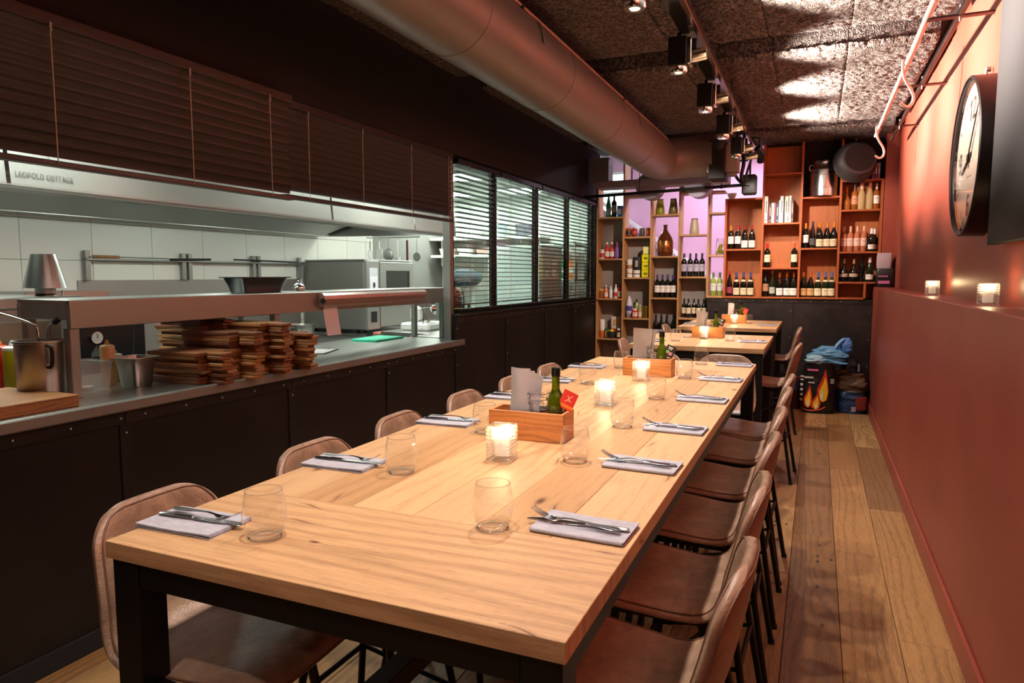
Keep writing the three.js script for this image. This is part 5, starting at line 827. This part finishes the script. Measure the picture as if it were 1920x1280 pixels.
row('rose wine cell', 1.916, 'bottles in the rose wine cell', [['bordeaux', 'rose', 0xd8a890, 0xe0b8a8, .283, 'rose wine bottle, pale cap'], ['bordeaux', 'rose', 0xd8a890, 0xe0b8a8, .357, 'rose wine bottle, pale cap'], ['bordeaux', 'rose', 0xd8a890, 0xe0b8a8, .432, 'rose wine bottle, pale cap'], ['bordeaux', 'rose', 0xd8a890, 0xe0b8a8, .505, 'rose wine bottle, pale cap'], ['sparkling', 'dark', 0xe8e4e4, WH, .585, 'silver topped sparkling bottle', { s: .92, z: SZ + .07 }], ['sparkling', 'dark', 0xe8e4e4, WH, .622, 'silver topped sparkling bottle', { s: .92, z: SZ - .04 }], ['sparkling', 'dark', 0xe8e4e4, WH, .618, 'silver topped sparkling bottle', { s: .92, z: SZ + .09 - .2 }]].slice(0, 6));
row('lowest cell beside the red wall', 1.55, 'bottles in the lowest cell beside the red wall', [['squat', 'dark', 0xb08860, 0xb8a890, .298, 'squat dark bottle'], ['squat', 'dark', 0xb08860, 0xb8a890, .41, 'squat dark bottle'], ['bordeaux', 'dark', 0x201414, 0, .497, 'plain dark bottle'], ['sparkling', 'green', 0xe8d8d4, WH, .585, 'champagne bottle, pale foil']]);
// open shelf bottles
row('third open shelf column, middle', 1.328, 'purple capped bottles in the open shelf', [-2.0, -1.93, -1.86, -1.785].map(x => ['bordeaux', 'dark', PU, WH, x, 'purple capped bottle']));
row('low third open shelf column', .783, 'dark bottles low in the open shelf', [-2.01, -1.935, -1.86, -1.77].map(x => ['burgundy', 'dark', 0x1c1824, 0xa8a4a4, x, 'dark capped bottle']));
row('fourth open shelf column before handrail', 1.612, 'bottles before the handrail in the open shelf', [-1.645, -1.565, -1.488, -1.41].map(x => ['bordeaux', 'dark', 0x30303c, 0xa8a4b4, x, 'grey labelled bottle']));
row('low fourth open shelf column', 1.061, 'cream labelled bottles low in the open shelf', [-1.635, -1.57, -1.505, -1.44, -1.375].map((x, i) => ['bordeaux', 'dark', 0x1a1614, CR, x, 'dark bottle, cream label', { s: .82, z: SZ + (i % 2 ? .045 : .0) }]));
row('narrow fifth open shelf column', 1.357, 'green bottles in the narrow column', [-1.258, -1.175].map(x => ['bordeaux', 'clearGreen', 0x486848, 0xc8ccc0, x, 'pale green white wine bottle']));
row('top of first open shelf column', 2.429, 'bottles before the daylit window', [['flute', 'teal', 0x2a8058, 0x88907c, -2.7, 'green glass bottle'], ['bordeaux', 'green', 0x406048, 0x90907c, -2.62, 'dark green bottle']]);
row('sauce row of first open shelf column', 1.86, 'sauce bottles in the first column', [['jar', 'white', 0xd8d4d0, 0xb84040, -2.785, 'small white can', { name: 'sauce_bottle' }], ['sauce', 'red', 0xe0dcd4, WH, -2.715, 'red sauce bottle', { name: 'sauce_bottle' }], ['sauce', 'red', 0xe0dcd4, WH, -2.645, 'red sauce bottle', { name: 'sauce_bottle' }], ['sauce', 'purple', 0xb02028, 0x8c5aa0, -2.572, 'purple sauce bottle', { name: 'sauce_bottle' }], ['sauce', 'brown', 0x1c1410, 0x6a3a2c, -2.502, 'brown sauce bottle', { name: 'sauce_bottle' }]]);
row('jar row of first open shelf column', 1.308, 'jars in the first column', [['jar', 'amber', 0xc8a868, 0, -2.79, 'small amber jar', { name: 'jar', cat: 'jar' }], ['sauce', 'orange', 0xd8d4cc, WH, -2.72, 'orange white bottle', { name: 'sauce_bottle', s: .8 }], ['sauce', 'white', 0xe8e4dc, 0, -2.65, 'white bottle', { name: 'sauce_bottle', s: .75 }], ['sauce', 'white', 0xe0d8cc, 0xd04038, -2.58, 'red labelled bottle', { name: 'sauce_bottle', s: .85 }], ['jar', 'red', 0xc02820, WH, -2.51, 'red jar, white label', { name: 'jar', cat: 'jar', s: 1.2 }]]);
{ const t = thing('wicker_basket', 'small dark wire basket handle behind the jars in the first open shelf column', 'basket', [-2.755, 1.308 + eps, -9.66]); mesh('rim', [xf(new THREE.TorusGeometry(.045, .004, 6, 20), { r: [Math.PI / 2, 0, 0], p: [0, .07, 0] })], M.black, t); mesh('handle', tube([[-.045, .07, 0], [-.03, .15, 0], [.03, .15, 0], [.045, .07, 0]], .004, 6, 20), M.black, t); mesh('bowl', lathe([[0, 0], [.03, 0], [.045, .07], [.042, .07], [.028, .004], [0, .004]], 18), M.black, t); }
// odd things in the open shelf
const Y = v => v + eps;
{ const t = thing('blue_box', 'bright blue carton before the daylit window in the open shelf', 'box', [-2.54, Y(2.429), SZ]); mesh('carton', box(.07, .16, .08, 0, .08, 0, .003), std(0x1c60b8, .4), t); mesh('label', box(.05, .07, .001, 0, .08, .0405, 0), M.white, t); }
{ const t = thing('spray_can', 'tall white and orange can at the bottom of the first open shelf column', 'can', [-2.775, Y(.749), SZ]); mesh('can_body', lathe([[0, 0], [.034, 0], [.036, .004], [.036, .1], [.0, .1]], 20), G.orange, t); mesh('can_top', lathe([[.036, .1], [.036, .25], [.03, .258], [0, .258]], 20), G.white, t); }
bottle('jar', 'clearGreen', 0x2c4a20, WH, -2.695, Y(.749), 'green jar beside the tall can, bottom of the first open shelf column', { name: 'jar', cat: 'jar' });
{ const t = thing('stone_bowl', 'dark stone mortar with a yellow item inside, bottom of the first open column', 'bowl', [-2.625, Y(.749), SZ + .055]); mesh('bowl_body', lathe([[0, 0], [.035, 0], [.04, .01], [.062, .05], [.065, .095], [.055, .095], [.05, .05], [0, .02]], 24), std(0x2c3432, .5), t); mesh('lemon', xf(new THREE.SphereGeometry(.03, 14, 10), { p: [.005, .1, 0], s: [1.1, .9, .9] }), std(0xe0c820, .5), t); }
{ const t = thing('flour_bag', 'white and red paper bag at the bottom of the first open shelf column', 'bag', [-2.585, Y(.749), SZ - .065]); mesh('lower_bag', loft([sqRing(.06, .02, 0), sqRing(.068, .03, .06), sqRing(.066, .03, .13)].map(r => r.map(p => [p[0], p[1], p[2] * .6]))), std(0xc82c28, .6), t); mesh('upper_bag', loft([sqRing(.067, .03, .13), sqRing(.07, .03, .2), sqRing(.066, .02, .28), sqRing(.068, .008, .3)].map(r => r.map(p => [p[0] * 1.1, p[1], p[2] * .6]))), std(0xe4dcd0, .7), t); mesh('label', box(.03, .09, .002, -.02, .215, .045, 0), std(0xd8a038, .6), t); }
bottle('jar', 'dark', 0xe0d8c8, CR, -2.508, Y(.749), 'dark jar with cream label beside the paper bag, bottom of the first open column', { name: 'jar', cat: 'jar', s: 1.1, z: SZ + .06 });
for (const [i, x] of [-2.41, -2.33, -2.22, -2.135].entries()) { const t = thing('copper_mug', `copper coloured tin mug, ${ord[i]} from the kitchen side on its open shelf board`, 'mug', [x, Y(2.153), SZ + .02]); mesh('mug_body', lathe([[0, 0], [.036, 0], [.038, .004], [.038, .118], [.036, .12], [.034, .118], [.034, .006], [0, .006]], 24), std([0xc87848, 0xb86838, 0x8c8884, 0xc47c40][i], .25, { metalness: .9 }), t); mesh('band', cyl(.0388, .0388, .05, 0, .06, 0, 24), std([0x2a3038, 0xb83828, 0x38302c, 0xb84830][i], .4), t); }
for (let k = 0; k < 4; k++) { const t = thing('food_tub', `white lidded tub, ${['bottom', 'second', 'third', 'top'][k]} of the pile in the second open column`, 'tub', [-2.385, Y(1.6) + k * .062, SZ + .03]); mesh('tub', lathe([[0, 0], [.038, 0], [.044, .048], [0, .048]], 20), k === 2 ? std(0xa07850, .6) : G.white, t); mesh('lid', lathe([[0, .047], [.047, .047], [.047, .058], [0, .0615]], 20), k === 0 ? cm(0xc08850, .6) : G.white, t); }
for (let k = 0; k < 2; k++) { const t = thing('food_tub', `white tub with dark band, ${k ? 'upper' : 'lower'} one under the coffee bag in the second open column`, 'tub', [-2.285, Y(1.6) + k * .056, SZ + .03]); mesh('tub', lathe([[0, 0], [.046, 0], [.05, .044], [0, .044]], 20), G.white, t); mesh('lid', lathe([[0, .043], [.052, .043], [.052, .054], [0, .0555]], 20), cm(0x2a2624, .5), t); }
{ const t = thing('coffee_bag', 'black coffee bag with grey label on white tubs in the second open column', 'bag', [-2.285, Y(1.6) + .113, SZ + .03]); mesh('bag_body', loft([sqRing(.05, .01, 0), sqRing(.058, .02, .06), sqRing(.055, .02, .12), sqRing(.05, .006, .165)].map(r => r.map(p => [p[0], p[1], p[2] * .6]))), std(0x181412, .5), t); mesh('label', box(.04, .09, .002, .005, .075, .036, 0), std(0x9a9890, .6), t); }
for (let k = 0; k < 4; k++) { const t = thing('yellow_tin', `${k < 3 ? 'bright yellow' : 'pale yellow'} square tin, ${['bottom', 'second', 'third', 'top'][k]} of the pile in the second open column`, 'tin', [-2.155, Y(1.6) + k * .105, SZ + .02], .06 * (k % 2)); const c = k < 3 ? std(0xe4d810, .4) : std(0xd8d088, .5); mesh('tin_body', box(k < 3 ? .11 : .085, .098, .1, 0, .049, 0, .006), c, t); mesh('lid', box((k < 3 ? .11 : .085) + .002, .006, .102, 0, .1015, 0, .002), c, t); if (k < 3) mesh('label', box(.05, .03, .001, 0, .05, .0505, 0), std(0x6a7018, .5), t); }
{ const t = thing('wrapped_bottle', 'white and purple wrapped bottle standing in a glass bowl in the second open column', 'bottle', [-2.385, Y(1.042), SZ + .02]); mesh('wrap', lathe([[0, .005], [.03, .006], [.046, .08], [.045, .16], [.038, .22], [.02, .28], [.008, .3], [0, .3]], 20), std(0xc8c8d4, .5), t); mesh('label', xf(new THREE.CylinderGeometry(.0465, .0475, .07, 18, 1, true, -1.2, 2.4), { p: [0, .13, 0] }), std(0x4a3c88, .5, { side: THREE.DoubleSide }), t); mesh('bowl', lathe([[0, 0], [.035, 0], [.055, .07], [.052, .07], [.033, .004], [0, .004]], 20), M.glass, t); }
bottle('jar', 'red', 0xd8c0b8, 0xe0b8b0, -2.295, Y(1.042), 'pink labelled jar in front, low second open column', { name: 'jar', cat: 'jar', z: SZ + .06 });
bottle('sauce', 'clearGreen', 0x403830, 0x9aa088, -2.3, Y(1.042), 'green bottle behind the pink jar, low second open column', { s: 1.1, z: SZ - .06 });
bottle('sauce', 'pale', 0xd8d4cc, 0xd0c8a8, -2.225, Y(1.042), 'clear bottle with pale cap beside the gold tin, low second open column', { s: .8, z: SZ + .05 });
{ const t = thing('gold_tin', 'round gold tin in the low second column of the open shelf', 'tin', [-2.145, Y(1.042), SZ + .02]); mesh('tin_body', lathe([[0, 0], [.046, 0], [.05, .004], [.05, .145], [0, .145]], 28), std(0xa88828, .3, { metalness: .8 }), t); mesh('lid', lathe([[0, .144], [.052, .144], [.052, .162], [.048, .166], [0, .166]], 28), std(0xb49430, .3, { metalness: .8 }), t); }
{ const t = thing('grey_canister', 'pale grey canister standing low in the second column of the open shelf', 'canister', [-2.38, Y(.474), SZ + .02]); mesh('canister_body', lathe([[0, 0], [.055, 0], [.06, .006], [.06, .2], [0, .2]], 28), std(0xa8a8b0, .5), t); mesh('lid', lathe([[0, .199], [.062, .199], [.062, .225], [0, .23]], 28), std(0x888890, .4), t); }
for (const [x, y, c, w] of [[-1.98, 2.441, 0x8c8c20, 'olive green lantern vase in the third open column'], [-1.805, 2.441, 0x6a5c28, 'brown lantern vase in the third open column'], [-1.52, 2.168, 0xa89c84, 'pale stone lantern vase in the fourth open column']]) { const t = thing('lantern_vase', w, 'vase', [x, Y(y), SZ + .02]); mesh('vase_body', lathe([[0, 0], [.055, 0], [.062, .01], [.062, .06], [.045, .18], [.04, .2], [.036, .2], [.04, .18], [.056, .06], [0, .012]], 28), std(c, .35), t); mesh('rim', lathe([[.036, .198], [.043, .198], [.043, .21], [.036, .21]], 24), std(0x3a3a38, .4, { metalness: .6 }), t); }
{ const t = thing('demijohn', 'large copper coloured demijohn in the third column of the open shelf', 'demijohn', [-1.905, Y(1.886), SZ + .01]); mesh('glass_body', lathe([[0, 0], [.085, 0], [.1, .012], [.105, .05], [.105, .2], [.09, .25], [.04, .33], [.026, .36], [.024, .4], [0, .4]], 36), std(0x5c2c12, .08, { metalness: .35 }), t); mesh('neck_ring', lathe([[.02, .4], [.03, .4], [.03, .42], [.02, .424], [0, .42]], 20), std(0x3a1c10, .3), t); mesh('copper_band', lathe([[.1055, .06], [.1065, .062], [.1065, .2], [.1055, .202]], 36), std(0x9a6030, .25, { metalness: .8 }), t); }
{ const t = thing('brown_box', 'flat brown carton at the top of the fourth column of the open shelf', 'box', [-1.55, Y(2.719), SZ]); mesh('carton', box(.24, .14, .2, 0, .07, 0, .004), std(0x4a3820, .7), t); mesh('lid_edge', box(.246, .02, .206, 0, .13, 0, .003), std(0x54402a, .7), t); }
{ const t = thing('lemon_vase', 'clear glass vase of yellow green lemons in the narrow fifth column', 'vase', [-1.185, Y(1.892), SZ + .02]); mesh('vase_body', lathe([[0, 0], [.05, 0], [.058, .02], [.055, .12], [.042, .22], [.039, .22], [.052, .12], [.054, .02], [0, .006]], 28), M.glass, t); for (const [x, y, z] of [[-.018, .04, .01], [.022, .045, -.01], [0, .085, .01], [.01, .12, -.004]]) mesh('lemon', xf(new THREE.SphereGeometry(.027, 12, 9), { p: [x, y, z], s: [1, 1.15, 1] }), std(0xc8d018, .5), t); }
{ const t = thing('white_bowl', 'white ceramic bowl on top of the first orange column', 'bowl', [-1.05, Y(2.609), SZ + .03]); mesh('bowl_body', lathe([[0, 0], [.03, 0], [.034, .008], [.055, .05], [.058, .075], [.054, .075], [.05, .05], [0, .012]], 28), M.white, t); mesh('rim_line', lathe([[.0575, .07], [.0592, .072], [.0592, .076], [.0575, .077]], 28), std(0x8898b0, .4), t); }
// books over the two bottles
{ const bk = [[-.641, -.602, .335, 0xe8e0d8, 'thick tall white'], [-.598, -.588, .235, 0xb02838, 'thin red'], [-.586, -.56, .235, 0x3c3430, 'dark patterned'], [-.558, -.527, .25, 0xe4dcd4, 'white'], [-.525, -.505, .25, 0x98484c, 'maroon'], [-.502, -.474, .235, 0x2c3850, 'dark blue'], [-.472, -.458, .28, 0xb8ccdc, 'pale blue'], [-.456, -.42, .33, 0xe8dcdc, 'tall white with pink top'], [-.417, -.405, .31, 0x2a2420, 'thin black'], [-.402, -.361, .325, 0xe4d4b4, 'tall cream'], [-.356, -.327, .33, 0xe0dcd8, 'white patterned'], [-.324, -.300, .29, 0x5c2c28, 'dark red']];
  for (const [a, b, h, c, w] of bk) { const d = .19, m = std(c, .55), t = thing('book', `${w} book upright on the second orange column shelf`, 'book', [(a + b) / 2, Y(2.286), SZ + .025], 0, 'cookbooks on the orange shelf'); const q = b - a;
    mesh('cover', [bb(-q / 2, -q / 2 + .002, 0, h, -d / 2, d / 2, 0), bb(q / 2 - .002, q / 2, 0, h, -d / 2, d / 2, 0), bb(-q / 2, q / 2, 0, h, d / 2 - .002, d / 2, .0008)], m, t); mesh('pages', bb(-q / 2 + .002, q / 2 - .002, .003, h - .003, -d / 2 + .002, d / 2 - .002, 0), std(0xe0d8c4, .9), t); if (q > .02) mesh('spine_print', [box(q * .3, h * .45, .0006, 0, h * .6, d / 2 + .0003, 0), box(q * .5, .012, .0006, 0, h * .12, d / 2 + .0003, 0)], std(c > 0x808080 ? 0x504848 : 0xc8c0b0, .6), t); } }
{ const t = thing('milk_can', 'large polished steel milk can on top of the third orange column', 'milk can', [.035, Y(2.591), SZ + .04]); mesh('can_body', lathe([[0, 0], [.15, 0], [.158, .008], [.158, .31], [.15, .34], [.128, .36], [.122, .37], [.122, .40], [0, .40]], 40), std(0xc8c4c0, .22, { metalness: 1 }), t); mesh('lid', lathe([[.1, .4], [.132, .4], [.132, .41], [.128, .43], [0, .432]], 36), M.chrome, t); for (const y of [.1, .26, .315]) mesh('hoop', xf(new THREE.TorusGeometry(.1585, .003, 6, 40), { r: [Math.PI / 2, 0, 0], p: [0, y, 0] }), M.steel, t); for (const s of [-1, 1]) mesh('handle', tube([[s * .128, .39, 0], [s * .165, .385, 0], [s * .17, .34, 0], [s * .15, .33, 0]], .007, 8, 16), M.steel, t); mesh('tap_stud', [cyl(.018, .018, .03, .02, .05, .165, 12, [Math.PI / 2, 0, 0])], M.chrome, t); }
{ const t = thing('hanging_pan', 'large grey casserole pan hanging bottom outward on a hook before the shelf', 'pan', [.38, 2.985, -9.28]); t.rotation.set(-.22, .3, 0); const r = .235; mesh('pan_body', xf(lathe([[0, .005], [r * .72, .0], [r * .82, .012], [r * .96, .09], [r, .15], [r * 1.04, .16], [r * 1.03, .168], [r * .96, .16], [r * .78, .02], [0, .018]].map(q => [q[0], q[1]]), 44), { r: [-Math.PI / 2, 0, 0], p: [0, 0, .08] }), std(0x464446, .5, { metalness: .5 }), t); mesh('base_disc', xf(cyl(r * .7, r * .7, .004, 0, 0, 0, 40), { r: [Math.PI / 2, 0, 0], p: [0, 0, .083] }), std(0x161414, .7), t); mesh('hanging_hook', tube([[0, .262, -.06], [.0, .275, -.045], [0, .3, -.055], [0, .46, -.055]], .006, 8, 20), M.chrome, t); }
[['purple', 0x6a4490, .575], ['red', 0xb03430, .605], ['pale blue', 0x8098c0, .635]].forEach(([n, c, x]) => { const t = thing('bottle_box', n + ' carton half hidden behind the hanging pan', 'box', [x, Y(2.773), SZ - .02]); mesh('carton', box(.026, .2, .09, 0, .1, 0, .003), std(c, .5), t); mesh('label', box(.016, .06, .001, 0, .1, .0455, 0), M.white, t); });
{ const t = thing('ice_bucket', 'black drinks bag with pink labels and white top on the end of the red ledge', 'bag', [.735, 1.5, -9.3], -.1); mesh('bag_body', loft([sqRing(.085, .03, 0), sqRing(.1, .03, .05), sqRing(.098, .03, .2), sqRing(.075, .03, .25)]), std(0x141012, .4), t); mesh('white_top', loft([sqRing(.078, .025, .2), sqRing(.082, .02, .3), sqRing(.075, .012, .38)].map(r => r.map(p => [p[0] - .015, p[1] + .02, p[2] + .02]))), std(0xa89094, .6), t); mesh('label', [box(.12, .035, .003, -.01, .06, .1, 0), box(.1, .014, .003, -.02, .13, .1, 0)], std(0xb8608c, .5), t); }

// ---------- bags on the floor by the back wall ----------
const bagGeo = (w, h, d, seed, top, bulge = 1, rows = 26, cols = 44, A = 1) => { const R = []; for (let i = 0; i <= rows; i++) { const v = i / rows, r = []; for (let j = 0; j < cols; j++) { const a = j / cols * Math.PI * 2, ca = Math.cos(a), sa = Math.sin(a), p = Math.pow(Math.pow(Math.abs(ca), 3.2) + Math.pow(Math.abs(sa), 3.2), -1 / 3.2); const k = (1 - (1 - top) * Math.pow(v, 2.4)) * (.9 + .1 * Math.sin(Math.min(1, v * 2.5) * 1.57)) * bulge; const n = 1 + A * .1 * (pn(j / cols * 9, v * 7, 9, 99, seed) - .5) + A * .05 * (pn(j / cols * 22, v * 16, 22, 99, seed + 1) - .5); r.push([ca * p * w / 2 * k * n, v * h * (1 - .05 * (pn(j / cols * 5, 0, 5, 9, seed + 2)) * v), sa * p * d / 2 * k * n]); } R.push(r); } return toCreasedNormals(loft(R), 1.0); };
{ const t = thing('charcoal_bag', 'black charcoal sack with red and yellow flame print on the floor', 'bag', [.065, 0, -9.1], -.12);
  mesh('sack', bagGeo(.39, .62, .30, 31, .82, 1, 30, 56, 1.3), std(0x1a1614, .38), t);
  const fl = (pts, c, z) => xf(ext(pts, .004), { p: [0, 0, z] });
  const flame = (x, y, w, h) => [[x - w / 2, y], [x - w / 2 - .005, y + h * .35], [x - w * .1, y + h * .7], [x + w * .18, y + h], [x + w * .4, y + h * .6], [x + w / 2, y + h * .3], [x + w * .38, y], [x, y - .03]];
  mesh('flame_print', [fl(flame(.07, .17, .12, .37), 0, .158), fl(flame(-.09, .09, .09, .26), 0, .158), fl(flame(-.0, .07, .1, .2), 0, .162)], std(0xc8301c, .5), t);
  mesh('inner_flame_print', [fl(flame(.078, .18, .09, .27), 0, .162), fl(flame(-.088, .1, .06, .19), 0, .162), fl(flame(.002, .08, .066, .14), 0, .166)], std(0xf0b818, .5), t);
  for (const q of [fl(flame(.06, .18, .03, .13), 0, .165), fl(flame(-.086, .1, .025, .08), 0, .165), fl(flame(.004, .08, .025, .06), 0, .169)]) mesh('pale_flame_print', q, cm(0xe8d8b0, .5), t);
  for (const [x, y, w, h] of [[-.09, .43, .1, .02], [-.06, .37, .07, .014], [-.165, .44, .04, .02], [-.165, .40, .035, .016], [-.168, .34, .03, .03], [-.168, .28, .03, .03], [-.168, .22, .03, .03], [-.168, .16, .03, .03], [.165, .42, .04, .01], [.165, .40, .04, .008], [.165, .38, .04, .008]]) mesh('text_print', box(w, h, .003, x, y, .158 - Math.max(0, Math.abs(x) - .16) * .4, 0), cm(0xd0c4b8, .6), t);
  mesh('pink_strip', box(.12, .022, .003, -.05, .52, .146, 0), std(0xe06890, .5), t); mesh('base_stripe', tube([[-.165, .06, .15], [-.1, .035, .165], [.03, .05, .166], [.1, .09, .162]], .008, 6, 20), std(0xc04828, .5), t); }
{ const t = thing('blue_bag', 'crumpled light blue plastic bag lying on top of the charcoal sack', 'bag', [.15, .6, -9.12], .1); mesh('bag_body', xf(bagGeo(.44, .2, .26, 41, .35, 1, 22, 56, 4.5), {}), std(0x5c94b8, .4), t); mesh('bag_handle', tube([[.06, .14, .06], [.1, .22, .05], [.18, .28, .0], [.22, .2, -.02], [.2, .12, 0]], .022, 8, 24), std(0x6a9cc8, .4), t); mesh('bag_knot', xf(bagGeo(.15, .17, .13, 43, .5, 1, 16, 36, 3), { p: [.2, .13, -.02] }), std(0x4c78b8, .4), t); mesh('loose_flap', xf(bagGeo(.22, .1, .15, 47, .4, 1, 12, 36, 4), { p: [-.14, .0, .07] }), std(0x9cc0cc, .4), t); }
{ const t = thing('dark_blue_bag', 'dark blue filled bag against the back wall behind the sack', 'bag', [.4, .42, -9.31], .2); mesh('bag_body', bagGeo(.22, .26, .22, 51, .45, 1, 26, 48, 2.5), std(0x1c2444, .4), t); mesh('white_print', box(.02, .09, .004, .08, .12, .1, 0), std(0xb8b8d0, .5), t); }
{ const t = thing('brown_sack', 'crumpled brown paper sack lying between the other bags', 'bag', [.41, .245, -9.27], -.2); mesh('sack', xf(bagGeo(.36, .24, .30, 61, .65, 1, 30, 60, 3), { r: [0, 0, -.12] }), std(0x5c4028, .6), t); mesh('folded_mouth', xf(bagGeo(.2, .05, .22, 63, .7, 1, 8, 24), { p: [-.1, .22, .02], r: [0, 0, .2] }), std(0x6c4c30, .6), t); }
{ const t = thing('printed_bag', 'blue and red printed charcoal sack lying flat at the bottom by the red wall', 'bag', [.425, 0, -9.26], .05); mesh('sack', bagGeo(.34, .26, .34, 71, .85, 1, 26, 48, 1.6), std(0x20385c, .4), t); mesh('red_print', [xf(bagGeo(.13, .16, .05, 73, .9, 1, 8, 20), { p: [.1, .05, .15] })], std(0x80241c, .5), t); mesh('pale_print', box(.05, .06, .004, .02, .06, .182, 0), std(0xa89098, .5), t); }
{ const t = thing('printed_bag', 'blue and maroon sack half hidden behind the flame printed sack', 'bag', [-.19, 0, -9.26], 0); mesh('sack', bagGeo(.14, .4, .22, 81, .8), std(0x4c1c20, .45), t); mesh('blue_print', xf(bagGeo(.1, .12, .03, 83, .9, 1, 8, 20), { p: [-.02, .24, .1] }), std(0x286890, .5), t); }

renderer.render(scene, camera);
